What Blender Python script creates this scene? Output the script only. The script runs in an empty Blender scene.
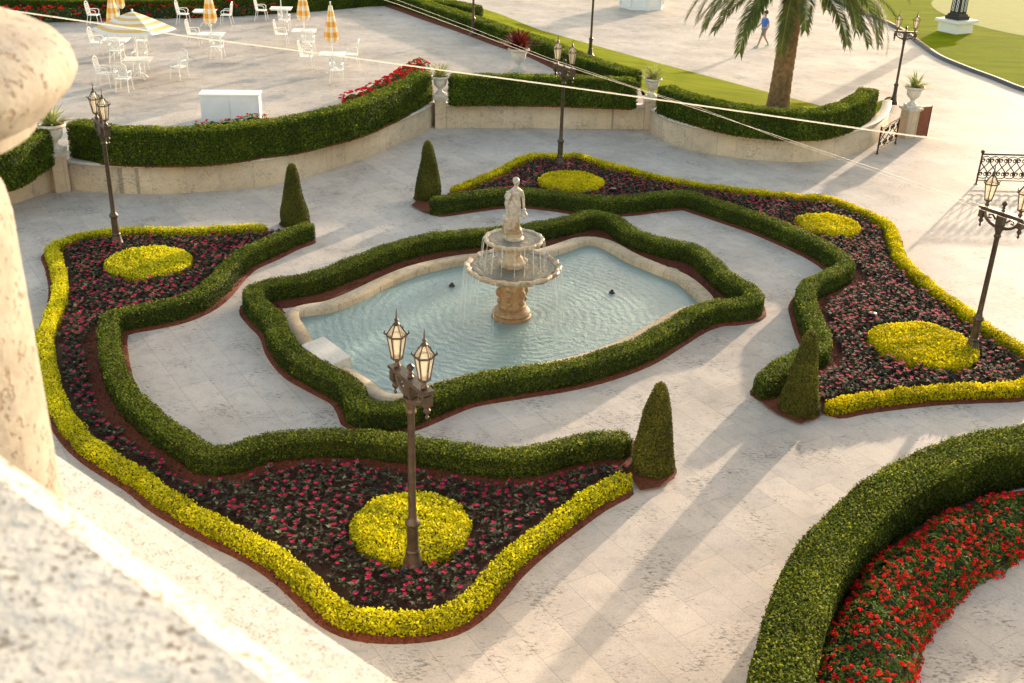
import bpy, bmesh, math, random
import numpy as np
from mathutils import Vector, Matrix
from mathutils.geometry import tessellate_polygon

random.seed(7)
rng = np.random.default_rng(11)
SC = bpy.context.scene
C = SC.collection
R = math.radians

# ------------------------------------------------------------------ camera
IW, IH = 1024, 683
F, PITCH, ROLL, HC = 1102.64, .444058, .0316086, 10.0
_fw = np.array([0, math.cos(PITCH), -math.sin(PITCH)])
_rt = np.array([1.0, 0, 0]); _up = np.cross(_rt, _fw)
_c, _s = math.cos(ROLL), math.sin(ROLL)
CR = _c*_rt + _s*_up; CU = -_s*_rt + _c*_up
CAMP = np.array([0, 0, HC])
cam = bpy.data.cameras.new('camera'); camo = bpy.data.objects.new('camera', cam); C.objects.link(camo)
camo.matrix_world = Matrix(((CR[0], CU[0], -_fw[0], 0), (CR[1], CU[1], -_fw[1], 0), (CR[2], CU[2], -_fw[2], HC), (0, 0, 0, 1)))
cam.sensor_width = 36; cam.lens = F*36/IW
cam.clip_start = .05; cam.clip_end = 3000
cam.dof.use_dof = True; cam.dof.focus_distance = 21; cam.dof.aperture_fstop = cam.lens/1000/.0065
SC.camera = camo

# ------------------------------------------------------------------ light
SUN_AZ, SUN_EL = R(33.0), R(8.3)
w = bpy.data.worlds.new('World'); SC.world = w; w.use_nodes = True
nt = w.node_tree; bg = nt.nodes['Background']
sky = nt.nodes.new('ShaderNodeTexSky'); sky.sky_type = 'NISHITA'; sky.sun_disc = False
sky.sun_elevation = SUN_EL; sky.sun_rotation = SUN_AZ; sky.air_density = 1.0; sky.dust_density = 1.0; sky.ozone_density = 1.0
nt.links.new(sky.outputs[0], bg.inputs[0]); bg.inputs[1].default_value = .15
sd = bpy.data.lights.new('sun', 'SUN'); sd.energy = 2.0; sd.angle = R(.9); sd.color = (1, .955, .90)
so = bpy.data.objects.new('sun', sd); C.objects.link(so)
_d = Vector((math.sin(SUN_AZ)*math.cos(SUN_EL), math.cos(SUN_AZ)*math.cos(SUN_EL), math.sin(SUN_EL)))
so.rotation_euler = _d.to_track_quat('Z', 'Y').to_euler(); so.location = _d*100
SC.view_settings.view_transform = 'Standard'; SC.view_settings.look = 'None'
SC.view_settings.exposure = 1.95; SC.view_settings.use_white_balance = True; SC.view_settings.white_balance_temperature = 8900; SC.view_settings.white_balance_tint = 17; SC.view_settings.gamma = 1

# ------------------------------------------------------------------ mapping helpers
def ray(px, py):
    return _fw + CR*(px-IW/2)/F - CU*(py-IH/2)/F
def G(px, py, z=0.0):
    d = ray(px, py); t = (z-HC)/d[2]
    return CAMP + t*d
def GP(pts, z=0.0):
    return np.array([G(x, y, z)[:2] for x, y in pts])
def at_dist(px, py, dist):
    d = ray(px, py); return CAMP + d/np.hypot(d[0], d[1])*dist

# ------------------------------------------------------------------ materials
def lnk(m, a, b): m.node_tree.links.new(a, b)
def newmat(name):
    m = bpy.data.materials.new(name); m.use_nodes = True
    return m, m.node_tree.nodes, m.node_tree.nodes['Principled BSDF']
def ramp(n, stops):
    r = n.new('ShaderNodeValToRGB')
    while len(r.color_ramp.elements) < len(stops): r.color_ramp.elements.new(.5)
    for e, (p, c) in zip(r.color_ramp.elements, stops):
        e.position = p; e.color = tuple(c)+(1,) if len(c) == 3 else c
    return r
def noise(m, scale, detail=4, vec=None, rough=.55):
    t = m.node_tree.nodes.new('ShaderNodeTexNoise'); t.inputs['Scale'].default_value = scale
    t.inputs['Detail'].default_value = detail; t.inputs['Roughness'].default_value = rough
    if vec is not None: lnk(m, vec, t.inputs['Vector'])
    return t
def geo(m):
    return m.node_tree.nodes.new('ShaderNodeNewGeometry').outputs['Position']
def mixc(m, fac, a, b, mode='MIX'):
    x = m.node_tree.nodes.new('ShaderNodeMix'); x.data_type = 'RGBA'; x.blend_type = mode
    for s, v in ((x.inputs[0], fac), (x.inputs[6], a), (x.inputs[7], b)):
        if hasattr(v, 'links') or isinstance(v, bpy.types.NodeSocket): lnk(m, v, s)
        elif isinstance(v, (int, float)): s.default_value = v
        else: s.default_value = tuple(v)+(1,)
    return x.outputs[2]
def bump(m, h, strength, dist, bsdf):
    b = m.node_tree.nodes.new('ShaderNodeBump'); b.inputs['Strength'].default_value = strength
    b.inputs['Distance'].default_value = dist; lnk(m, h, b.inputs['Height']); lnk(m, b.outputs[0], bsdf.inputs['Normal'])
    return b
def simple(name, col, rough=.6, metal=0, var=.15, scale=8, bmp=0, bscale=40):
    m, n, b = newmat(name)
    p = geo(m); t = noise(m, scale, 4, p)
    lo = [c*(1-var) for c in col]; hi = [min(1, c*(1+var)) for c in col]
    r = ramp(n, [(.3, lo), (.7, hi)]); lnk(m, t.outputs[0], r.inputs[0]); lnk(m, r.outputs[0], b.inputs['Base Color'])
    b.inputs['Roughness'].default_value = rough; b.inputs['Metallic'].default_value = metal
    if bmp:
        t2 = noise(m, bscale, 5, p); bump(m, t2.outputs[0], bmp, .01, b)
    return m
def foliage(name, c1, c2, c3, trans=.3, rough=.75, c0=None):
    """leaf colour from the value stored on every leaf, raised on hedge tops"""
    m, n, b = newmat(name)
    a = n.new('ShaderNodeAttribute'); a.attribute_name = 'v'
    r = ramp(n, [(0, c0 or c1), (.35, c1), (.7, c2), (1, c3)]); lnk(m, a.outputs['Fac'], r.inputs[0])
    t = noise(m, 1.3, 3, geo(m)); r2 = ramp(n, [(.3, (.72, .72, .72)), (.7, (1.25, 1.2, 1.1))]); lnk(m, t.outputs[0], r2.inputs[0])
    col = mixc(m, 1.0, r.outputs[0], r2.outputs[0], 'MULTIPLY')
    lnk(m, col, b.inputs['Base Color']); b.inputs['Roughness'].default_value = rough
    b.inputs['Specular IOR Level'].default_value = .16
    tr = n.new('ShaderNodeBsdfTranslucent'); lnk(m, col, tr.inputs[0])
    mx = n.new('ShaderNodeMixShader'); mx.inputs[0].default_value = trans
    lnk(m, b.outputs[0], mx.inputs[1]); lnk(m, tr.outputs[0], mx.inputs[2])
    lnk(m, mx.outputs[0], n['Material Output'].inputs[0])
    return m

def paving(name, base, dark, light, ang, bw, bh, pit=1.0, stain=1.0, mortar=.004, rough=.6, jointdark=.6):
    m, n, b = newmat(name)
    p = geo(m)
    mp = n.new('ShaderNodeMapping'); mp.inputs['Rotation'].default_value = (0, 0, ang); lnk(m, p, mp.inputs[0])
    br = n.new('ShaderNodeTexBrick'); lnk(m, mp.outputs[0], br.inputs['Vector'])
    br.inputs['Scale'].default_value = 1; br.inputs['Brick Width'].default_value = bw; br.inputs['Row Height'].default_value = bh
    br.inputs['Mortar Size'].default_value = mortar; br.inputs['Mortar Smooth'].default_value = .3
    br.inputs['Color1'].default_value = (.91, .91, .92, 1); br.inputs['Color2'].default_value = (1.06, 1.04, 1.01, 1)
    br.inputs['Mortar'].default_value = (jointdark,)*3+(1,); br.inputs['Bias'].default_value = .1
    # large cloudy stains
    t1 = noise(m, .35, 6, p, .62); r1 = ramp(n, [(.32, dark), (.5, base), (.68, light)]); lnk(m, t1.outputs[0], r1.inputs[0])
    t2 = noise(m, 3.2, 7, p, .7); r2 = ramp(n, [(.3, (.82, .81, .80)), (.48, (1, 1, 1)), (.72, (1.12, 1.09, 1.05))]); lnk(m, t2.outputs[0], r2.inputs[0])
    c = mixc(m, 1.0, r1.outputs[0], br.outputs[0], 'MULTIPLY'); c = mixc(m, 1.0, c, r2.outputs[0], 'MULTIPLY')
    t6 = noise(m, 30, 6, p, .85); r6 = ramp(n, [(.34, (.74, .72, .70)), (.5, (1, 1, 1)), (.7, (1.06, 1.06, 1.06))]); lnk(m, t6.outputs[0], r6.inputs[0]); c = mixc(m, 1.0, c, r6.outputs[0], 'MULTIPLY')
    # travertine holes, drawn out along the stone, clustered
    mp2 = n.new('ShaderNodeMapping'); mp2.inputs['Rotation'].default_value = (0, 0, ang); mp2.inputs['Scale'].default_value = (.55, 1.3, 1); lnk(m, p, mp2.inputs[0])
    t3 = noise(m, 17, 6, mp2.outputs[0], .75); t4 = noise(m, 1.1, 4, p, .6)
    ad = n.new('ShaderNodeMath'); ad.operation = 'MULTIPLY_ADD'; lnk(m, t4.outputs[0], ad.inputs[0]); ad.inputs[1].default_value = .55; lnk(m, t3.outputs[0], ad.inputs[2])
    r3 = ramp(n, [(.85, (0, 0, 0)), (.92, (1, 1, 1))]); lnk(m, ad.outputs[0], r3.inputs[0])
    pf = n.new('ShaderNodeMath'); pf.operation = 'MULTIPLY'; lnk(m, r3.outputs[0], pf.inputs[0]); pf.inputs[1].default_value = .62*pit
    c = mixc(m, pf.outputs[0], c, (.12, .105, .09))
    lnk(m, c, b.inputs['Base Color'])
    rr = ramp(n, [(.3, (rough-.12,)*3), (.7, (rough+.12,)*3)]); lnk(m, t2.outputs[0], rr.inputs[0]); lnk(m, rr.outputs[0], b.inputs['Roughness'])
    sm = n.new('ShaderNodeMath'); sm.operation = 'MULTIPLY_ADD'; lnk(m, r3.outputs[0], sm.inputs[0]); sm.inputs[1].default_value = -.6; lnk(m, t2.outputs[0], sm.inputs[2])
    sm2 = n.new('ShaderNodeMath'); sm2.operation = 'MULTIPLY_ADD'; lnk(m, br.outputs['Fac'], sm2.inputs[0]); sm2.inputs[1].default_value = -.5; lnk(m, sm.outputs[0], sm2.inputs[2])
    bump(m, sm2.outputs[0], .35, .006, b)
    b.inputs['Specular IOR Level'].default_value = .04
    return m

GANG = R(57.0)
M = {}
M['paving'] = paving('travertine_paving', (.60, .54, .485), (.49, .44, .39), (.67, .61, .555), GANG, 1.15, .6)
M['terrace'] = paving('terrace_paving', (.57, .51, .455), (.44, .395, .35), (.65, .59, .53), R(-12), 1.2, .6, pit=.8)
M['travertine_wall'] = paving('travertine_wall', (.56, .45, .335), (.48, .38, .285), (.64, .53, .41), 0, .9, 3, pit=.8, rough=.6)
M['coping'] = simple('coping_stone', (.50, .47, .42), .6, var=.18, scale=5, bmp=.3)
M['pool_stone'] = paving('pool_rim_stone', (.52, .42, .30), (.42, .34, .24), (.60, .52, .41), R(20), .35, .35, pit=.7, mortar=.006)
M['white'] = simple('white_painted_metal', (.80, .79, .76), .4, var=.04, scale=20)
M['white_panel'] = simple('white_panel', (.74, .74, .74), .45, var=.04, scale=3)
M['bronze'] = simple('bronze_painted_iron', (.075, .052, .039), .42, .35, var=.35, scale=9, bmp=.25, bscale=60)
M['black_iron'] = simple('black_iron', (.022, .02, .019), .4, .3, var=.3, scale=10)
M['stone_urn'] = simple('cast_stone', (.60, .56, .50), .65, var=.16, scale=14, bmp=.3)
M['wood'] = simple('red_brown_wood', (.22, .055, .025), .5, var=.25, scale=6)
M['kerb'] = simple('dark_kerb', (.075, .078, .085), .7, var=.25, scale=3, bmp=.3)
M['soil'] = simple('planting_soil', (.080, .034, .020), .95, var=.5, scale=14, bmp=1, bscale=30)
M['mulch'] = simple('red_mulch', (.15, .034, .013), .95, var=.55, scale=26, bmp=1, bscale=70)
M['core'] = simple('hedge_inner', (.012, .022, .006), .9, var=.4, scale=12)
M['core_y'] = simple('gold_hedge_inner', (.10, .10, .010), .9, var=.4, scale=12)
M['box'] = foliage('boxwood_leaf', (.055, .088, .012), (.125, .175, .022), (.29, .33, .048), .25, c0=(.026, .042, .008))
M['topiary'] = foliage('topiary_leaf', (.10, .11, .020), (.15, .155, .028), (.25, .215, .042), .18, c0=(.05, .052, .013))
M['ficus'] = foliage('tall_hedge_leaf', (.065, .115, .012), (.15, .215, .022), (.34, .39, .045), .35, c0=(.035, .06, .008))
M['gold'] = foliage('golden_leaf', (.48, .47, .022), (.70, .65, .03), (.86, .79, .08), .3, c0=(.25, .30, .02))
M['gold_deep'] = foliage('deep_golden_leaf', (.52, .46, .015), (.72, .61, .022), (.86, .74, .06), .3, c0=(.25, .27, .02))
M['bronze_leaf'] = foliage('bronze_flower_leaf', (.065, .050, .040), (.11, .135, .075), (.21, .26, .15), .2, .75, c0=(.06, .020, .024))
M['pink'] = foliage('pink_petal', (.42, .008, .05), (.60, .015, .10), (.70, .04, .14), .3, .8)
M['red'] = foliage('red_petal', (.60, .010, .014), (.82, .020, .026), (.90, .08, .07), .3)
M['shrub'] = foliage('shrub_leaf', (.06, .12, .022), (.13, .21, .04), (.26, .34, .08), .3, c0=(.03, .05, .012))
M['palm_leaf'] = foliage('palm_leaf', (.07, .11, .035), (.14, .19, .055), (.30, .31, .08), .35, c0=(.22, .15, .04))
M['agave'] = foliage('agave_leaf', (.26, .31, .10), (.42, .46, .17), (.62, .60, .30), .25)
M['bromeliad'] = foliage('bromeliad_leaf', (.10, .014, .012), (.20, .025, .016), (.32, .06, .03), .25)
M['skin'] = simple('skin', (.42, .24, .16), .5, var=.05)
M['blue_cloth'] = simple('blue_cloth', (.03, .16, .50), .8, var=.1)
M['grey_cloth'] = simple('grey_cloth', (.20, .17, .16), .8, var=.1)
M['shoe'] = simple('pale_shoe', (.35, .62, .55), .6, var=.1)
M['hair'] = simple('dark_hair', (.03, .02, .015), .6)
M['cable'] = simple('pale_cable', (.72, .68, .62), .5, var=.03)
M['orange'] = simple('orange_cloth', (.84, .33, .035), .8, var=.06)
M['orange_light'] = simple('light_orange_cloth', (.88, .56, .26), .8, var=.05)
M['cream'] = simple('cream_cloth', (.84, .78, .70), .8, var=.04)
M['yellow_cloth'] = simple('orange_stripe_cloth', (.84, .50, .20), .8, var=.05)

def mk_lawn():
    m, n, b = newmat('lawn_grass'); p = geo(m)
    mp = n.new('ShaderNodeMapping'); mp.inputs['Rotation'].default_value = (0, 0, R(20)); mp.inputs['Scale'].default_value = (.3, 1.6, 1); lnk(m, p, mp.inputs[0])
    t = noise(m, .9, 6, mp.outputs[0], .65); r = ramp(n, [(.25, (.11, .16, .006)), (.5, (.19, .235, .008)), (.75, (.28, .31, .014))]); lnk(m, t.outputs[0], r.inputs[0])
    t2 = noise(m, 30, 4, p); r2 = ramp(n, [(.3, (.75, .75, .75)), (.7, (1.2, 1.2, 1.1))]); lnk(m, t2.outputs[0], r2.inputs[0])
    lnk(m, mixc(m, 1., r.outputs[0], r2.outputs[0], 'MULTIPLY'), b.inputs['Base Color']); b.inputs['Roughness'].default_value = 1
    b.inputs['Specular IOR Level'].default_value = .02
    bump(m, t2.outputs[0], .7, .04, b); return m
M['lawn'] = mk_lawn()
M['green'] = simple('putting_green_grass', (.26, .28, .05), 1, var=.08, scale=1.5)

def mk_water(name, tint, ws, dist):
    m, n, b = newmat(name); p = geo(m)
    b.inputs['Roughness'].default_value = .06; b.inputs['IOR'].default_value = 1.33
    t0 = noise(m, .5, 3, p); r = ramp(n, [(.3, [c*.86 for c in tint]), (.7, [c*1.08 for c in tint])]); lnk(m, t0.outputs[0], r.inputs[0]); lnk(m, r.outputs[0], b.inputs['Base Color'])
    # rings travelling out from the fountain plus small wind ripples
    mp = n.new('ShaderNodeMapping'); mp.inputs['Location'].default_value = (-FX, -FY, 0); lnk(m, p, mp.inputs[0])
    wv = n.new('ShaderNodeTexWave'); wv.wave_type = 'RINGS'; wv.rings_direction = 'Z'; wv.inputs['Scale'].default_value = 1.6
    wv.inputs['Distortion'].default_value = 5.5; wv.inputs['Detail'].default_value = 3; wv.inputs['Detail Scale'].default_value = 1.3; wv.inputs['Detail Roughness'].default_value = .6
    lnk(m, mp.outputs[0], wv.inputs[0])
    t = noise(m, ws, 4, p, .6)
    a = n.new('ShaderNodeMath'); a.operation = 'MULTIPLY_ADD'; lnk(m, wv.outputs['Fac'], a.inputs[0]); a.inputs[1].default_value = .16; lnk(m, t.outputs[0], a.inputs[2])
    bump(m, a.outputs[0], .8, dist, b)
    return m
FX, FY = -.03, 22.2
M['water'] = mk_water('pool_water', (.22, .325, .31), 8.0, .036)
M['bowl_water'] = mk_water('bowl_water', (.15, .165, .15), 13, .09)

def mk_glass():
    m, n, b = newmat('lamp_glass'); b.inputs['Base Color'].default_value = (.62, .59, .52, 1); b.inputs['Roughness'].default_value = .08
    tr = n.new('ShaderNodeBsdfTransparent'); tr.inputs[0].default_value = (.95, .92, .85, 1)
    tl = n.new('ShaderNodeBsdfTranslucent'); tl.inputs[0].default_value = (.75, .70, .60, 1)
    m1 = n.new('ShaderNodeMixShader'); m1.inputs[0].default_value = .5; lnk(m, b.outputs[0], m1.inputs[1]); lnk(m, tl.outputs[0], m1.inputs[2])
    mx = n.new('ShaderNodeMixShader'); mx.inputs[0].default_value = .58
    lnk(m, m1.outputs[0], mx.inputs[1]); lnk(m, tr.outputs[0], mx.inputs[2]); lnk(m, mx.outputs[0], n['Material Output'].inputs[0]); return m
M['glass'] = mk_glass()
def mk_spray():
    m, n, b = newmat('falling_water'); b.inputs['Base Color'].default_value = (.9, .95, .95, 1); b.inputs['Roughness'].default_value = .05
    b.inputs['Transmission Weight'].default_value = .45; b.inputs['IOR'].default_value = 1.33; return m
M['spray'] = mk_spray()
def mk_rust_stone(name, pale, tan, zlo, zhi):
    m, n, b = newmat(name); p = geo(m)
    t = noise(m, 5, 6, p, .7); sx = n.new('ShaderNodeSeparateXYZ'); lnk(m, p, sx.inputs[0])
    t2 = noise(m, 16, 5, p, .7)
    mr = n.new('ShaderNodeMapRange'); lnk(m, sx.outputs[2], mr.inputs[0]); mr.inputs[1].default_value = zlo; mr.inputs[2].default_value = zhi
    ad = n.new('ShaderNodeMath'); ad.operation = 'ADD'; lnk(m, mr.outputs[0], ad.inputs[0])
    sb = n.new('ShaderNodeMath'); sb.operation = 'MULTIPLY_ADD'; lnk(m, t.outputs[0], sb.inputs[0]); sb.inputs[1].default_value = 2.2; sb.inputs[2].default_value = -1.1; lnk(m, sb.outputs[0], ad.inputs[1])
    r = ramp(n, [(.3, tan), (.7, pale)]); lnk(m, ad.outputs[0], r.inputs[0])
    r2 = ramp(n, [(.35, (.62, .6, .58)), (.6, (1.05, 1.05, 1.05))]); lnk(m, t2.outputs[0], r2.inputs[0])
    lnk(m, mixc(m, 1., r.outputs[0], r2.outputs[0], 'MULTIPLY'), b.inputs['Base Color'])
    b.inputs['Roughness'].default_value = .5; bump(m, t2.outputs[0], .5, .02, b); return m
M['statue'] = mk_rust_stone('statue_marble', (.46, .43, .39), (.30, .20, .11), 1.85, 2.6)
M['fountain'] = mk_rust_stone('fountain_stone', (.52, .44, .34), (.36, .21, .10), .2, 1.9)

def mk_coral(name, base, dark, sc, bstr, dist):
    """pitted coral stone of the balcony"""
    m, n, b = newmat(name); p = geo(m)
    t = noise(m, 9*sc, 8, p, .65); r = ramp(n, [(.3, dark), (.55, base), (.75, [min(.9, c*1.12) for c in base])]); lnk(m, t.outputs[0], r.inputs[0])
    v = noise(m, 55*sc, 3, p, .6); t4 = noise(m, 12*sc, 3, p)
    ad = n.new('ShaderNodeMath'); ad.operation = 'MULTIPLY_ADD'; lnk(m, t4.outputs[0], ad.inputs[0]); ad.inputs[1].default_value = .5; lnk(m, v.outputs[0], ad.inputs[2])
    r3 = ramp(n, [(.86, (0, 0, 0)), (.93, (1, 1, 1))]); lnk(m, ad.outputs[0], r3.inputs[0])
    pf = n.new('ShaderNodeMath'); pf.operation = 'MULTIPLY'; lnk(m, r3.outputs[0], pf.inputs[0]); pf.inputs[1].default_value = .75
    lnk(m, mixc(m, pf.outputs[0], r.outputs[0], (.26, .19, .13)), b.inputs['Base Color']); b.inputs['Roughness'].default_value = .8
    s = n.new('ShaderNodeMath'); s.operation = 'MULTIPLY_ADD'; lnk(m, r3.outputs[0], s.inputs[0]); s.inputs[1].default_value = -.7; lnk(m, t.outputs[0], s.inputs[2])
    bump(m, s.outputs[0], bstr, dist, b); return m
M['coral'] = mk_coral('coral_stone', (.88, .82, .72), (.80, .73, .63), 3.0, .9, .005)
M['coral_pier'] = mk_coral('darkened_pier_stone', (.31, .285, .245), (.22, .195, .16), 1.0, .9, .012)  # darker copy of the balcony stone, its colour offsetting the direct sun
M['coral_rough'] = mk_coral('weathered_coral_stone', (.72, .68, .61), (.60, .56, .50), 1.7, 1.0, .020)

# ------------------------------------------------------------------ object helpers
def tag(o, label=None, cat=None, group=None, kind=None):
    if label: o['label'] = label
    if cat: o['category'] = cat
    if group: o['group'] = group
    if kind: o['kind'] = kind
    return o
def empty(name, loc, label, cat, group=None, rz=0):
    o = bpy.data.objects.new(name, None); C.objects.link(o); o.location = tuple(loc); o.rotation_euler.z = rz; o.empty_display_size = .1
    return tag(o, label, cat, group)
def link(name, me, mats, parent=None, smooth=False):
    for m in (mats if isinstance(mats, (list, tuple)) else [mats]): me.materials.append(m)
    o = bpy.data.objects.new(name, me); C.objects.link(o)
    if parent: o.parent = parent
    if smooth: me.polygons.foreach_set('use_smooth', [True]*len(me.polygons))
    return o
def copy_tree(o, parent=None):
    c = o.copy(); C.objects.link(c); c.parent = parent
    for ch in list(CH.get(o.name, [])) if False else list(o.children): copy_tree(ch, c)
    return c
CH = {}
class MB:
    """collects shapes into one mesh"""
    def __init__(s): s.v = []; s.f = []; s.m = []
    def add(s, vs, fs, mi=0):
        k = len(s.v); s.v += [tuple(map(float, q)) for q in vs]; s.f += [tuple(k+i for i in f) for f in fs]; s.m += [mi]*len(fs); return s
    def box(s, c, d, rz=0, mi=0, top=1.0, rot=None):
        vs = []
        for z in (-1, 1):
            k = top if z > 0 else 1
            for x, y in ((-1, -1), (1, -1), (1, 1), (-1, 1)): vs.append(Vector((x*d[0]/2*k, y*d[1]/2*k, z*d[2]/2)))
        mt = rot if rot is not None else Matrix.Rotation(rz, 3, 'Z')
        vs = [mt @ v + Vector(c) for v in vs]
        return s.add(vs, [(3, 2, 1, 0), (4, 5, 6, 7), (0, 1, 5, 4), (1, 2, 6, 5), (2, 3, 7, 6), (3, 0, 4, 7)], mi)
    def lathe(s, prof, c=(0, 0, 0), n=16, mi=0, ang0=0, fr=None, cap=True):
        vs = []; fs = []
        for r, z in prof:
            for i in range(n):
                a = ang0+2*math.pi*i/n; k = fr(a, z) if fr else 1
                vs.append((c[0]+r*k*math.cos(a), c[1]+r*k*math.sin(a), c[2]+z))
        for j in range(len(prof)-1):
            for i in range(n):
                i2 = (i+1) % n; fs.append((j*n+i, j*n+i2, (j+1)*n+i2, (j+1)*n+i))
        if cap:
            if prof[0][0] > 1e-4: fs.append(tuple(range(n-1, -1, -1)))
            if prof[-1][0] > 1e-4: fs.append(tuple((len(prof)-1)*n+i for i in range(n)))
        return s.add(vs, fs, mi)
    def tube(s, pts, r, n=6, mi=0, cap=True):
        pts = [Vector(p) for p in pts]; k = len(pts)
        rs = r if isinstance(r, (list, tuple)) else [r]*k
        vs = []; fs = []; up = None
        for i, p in enumerate(pts):
            t = (pts[min(i+1, k-1)]-pts[max(i-1, 0)]).normalized()
            if up is None:
                up = Vector((0, 0, 1)) if abs(t.z) < .9 else Vector((1, 0, 0))
            a = t.cross(up)
            if a.length < 1e-5: a = t.orthogonal()
            a.normalize(); b = a.cross(t).normalized(); up = b
            for j in range(n):
                g = 2*math.pi*j/n; vs.append(p+a*math.cos(g)*rs[i]+b*math.sin(g)*rs[i])
        for i in range(k-1):
            for j in range(n):
                j2 = (j+1) % n; fs.append((i*n+j, i*n+j2, (i+1)*n+j2, (i+1)*n+j))
        if cap: fs.append(tuple(range(n-1, -1, -1))); fs.append(tuple((k-1)*n+j for j in range(n)))
        return s.add(vs, fs, mi)
    def ball(s, c, r, n=10, mi=0, sz=1):
        pr = [(max(1e-5, r*math.sin(math.pi*i/n)), -r*sz*math.cos(math.pi*i/n)) for i in range(n+1)]
        return s.lathe(pr, c, n+2, mi, cap=False)
    def build(s, name, mats, parent=None, smooth=False, bevel=0):
        me = bpy.data.meshes.new(name); me.from_pydata(s.v, [], s.f); me.polygons.foreach_set('material_index', s.m); me.update()
        bm = bmesh.new(); bm.from_mesh(me); bmesh.ops.recalc_face_normals(bm, faces=bm.faces)
        if bevel: bmesh.ops.bevel(bm, geom=[e for e in bm.edges if e.is_manifold and e.calc_face_angle(0) > .5], offset=bevel, segments=2, affect='EDGES')
        bm.to_mesh(me); bm.free()
        o = link(name, me, mats, parent, smooth)
        if smooth:
            try: me.set_sharp_from_angle(angle=R(40))
            except Exception: pass
        return o

# ---------- paths
def resample(P, step, closed=False, smooth=True):
    P = np.asarray(P, float)
    if smooth:   # centripetal-ish catmull-rom
        n = len(P); out = []
        rngi = range(n if closed else n-1)
        for i in rngi:
            p1 = P[i]; p2 = P[(i+1) % n]
            p0 = P[i-1] if (closed or i > 0) else 2*p1-p2
            p3 = P[(i+2) % n] if (closed or i+2 < n) else 2*p2-p1
            for t in np.linspace(0, 1, 12, endpoint=False):
                out.append(.5*((2*p1)+(-p0+p2)*t+(2*p0-5*p1+4*p2-p3)*t*t+(-p0+3*p1-3*p2+p3)*t**3))
        if not closed: out.append(P[-1])
        P = np.array(out)
    Q = np.vstack([P, P[:1]]) if closed else P
    d = np.r_[0, np.cumsum(np.hypot(*np.diff(Q, axis=0).T))]
    n = max(3, int(round(d[-1]/step))); t = np.linspace(0, d[-1], n+1)
    if closed: t = t[:-1]
    return np.c_[np.interp(t, d, Q[:, 0]), np.interp(t, d, Q[:, 1])]
def normals2(P, closed=False):
    if closed: T = np.roll(P, -1, 0)-np.roll(P, 1, 0)
    else: T = np.gradient(P, axis=0)
    T /= np.linalg.norm(T, axis=1)[:, None]+1e-9
    return np.c_[-T[:, 1], T[:, 0]]            # left of travel
def wob(P3, amp, f, seed):
    r = np.random.default_rng(seed); o = np.zeros(len(P3))
    for k in range(7):
        d = r.normal(size=3); d /= np.linalg.norm(d); o += np.sin(P3@d*f*(1+k*.45)*2+r.uniform(0, 6.28))/(1+k*.4)
    return o*amp/2.2
def sweep(P, prof, closed=False, ends=0.0, z0=0.0):
    """P path (N,2), prof list (lateral, z). returns verts, quads"""
    N = normals2(P, closed); n = len(P); m = len(prof)
    pr = np.array(prof); k = np.ones(n); kz = np.ones(n)
    if ends and not closed:
        d = np.r_[0, np.cumsum(np.hypot(*np.diff(P, axis=0).T))]; e = np.minimum(d, d[-1]-d)
        u = np.clip(e/ends, 0, 1); k = np.sqrt(np.clip(1-(1-u)**2, .0004, 1)); kz = .82+.18*k
    V = np.zeros((n, m, 3))
    V[:, :, :2] = P[:, None, :]+N[:, None, :]*(pr[None, :, 0:1]*k[:, None, None])
    V[:, :, 2] = z0+pr[None, :, 1]*kz[:, None]
    idx = np.arange(n*m).reshape(n, m); nx = np.roll(idx, -1, 0)
    if not closed: idx = idx[:-1]; nx = nx[:-1]
    Q = np.stack([idx[:, :-1], idx[:, 1:], nx[:, 1:], nx[:, :-1]], -1).reshape(-1, 4)
    return V.reshape(-1, 3), Q
def vert_normals(V, Q):
    fn = np.cross(V[Q[:, 2]]-V[Q[:, 0]], V[Q[:, 3]]-V[Q[:, 1]])
    N = np.zeros_like(V)
    for i in range(4): np.add.at(N, Q[:, i], fn)
    return N/(np.linalg.norm(N, axis=1)[:, None]+1e-12)
def surf_sample(V, Q, n, seed=0):
    r = np.random.default_rng(seed)
    fn = np.cross(V[Q[:, 2]]-V[Q[:, 0]], V[Q[:, 3]]-V[Q[:, 1]])*.5
    a = np.linalg.norm(fn, axis=1); i = r.choice(len(Q), n, p=a/a.sum())
    u, v = r.random((2, n, 1)); q = Q[i]
    P = V[q[:, 0]]*(1-u)*(1-v)+V[q[:, 1]]*u*(1-v)+V[q[:, 2]]*u*v+V[q[:, 3]]*(1-u)*v
    return P, fn[i]/(a[i][:, None]+1e-12)
def area(V, Q):
    return np.linalg.norm(np.cross(V[Q[:, 2]]-V[Q[:, 0]], V[Q[:, 3]]-V[Q[:, 1]]), axis=1).sum()*.5
def leaf_quads(P, N, L, W, tilt, seed, jit=.35):
    """rhombic leaves: 4 verts each, in the plane roughly facing N"""
    r = np.random.default_rng(seed); n = len(P)
    Nn = N+r.normal(size=(n, 3))*tilt; Nn /= np.linalg.norm(Nn, axis=1)[:, None]
    T = np.cross(Nn, r.normal(size=(n, 3))); T /= np.linalg.norm(T, axis=1)[:, None]+1e-9
    B = np.cross(Nn, T); s = 1+r.uniform(-jit, jit, (n, 1))
    l = L*s/2; w_ = W*s/2
    V = np.stack([P-T*l, P+B*w_-T*l*.1+Nn*l*.2, P+T*l, P-B*w_-T*l*.1+Nn*l*.2], 1).reshape(-1, 3)
    return V, np.arange(4*n).reshape(n, 4)
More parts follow.
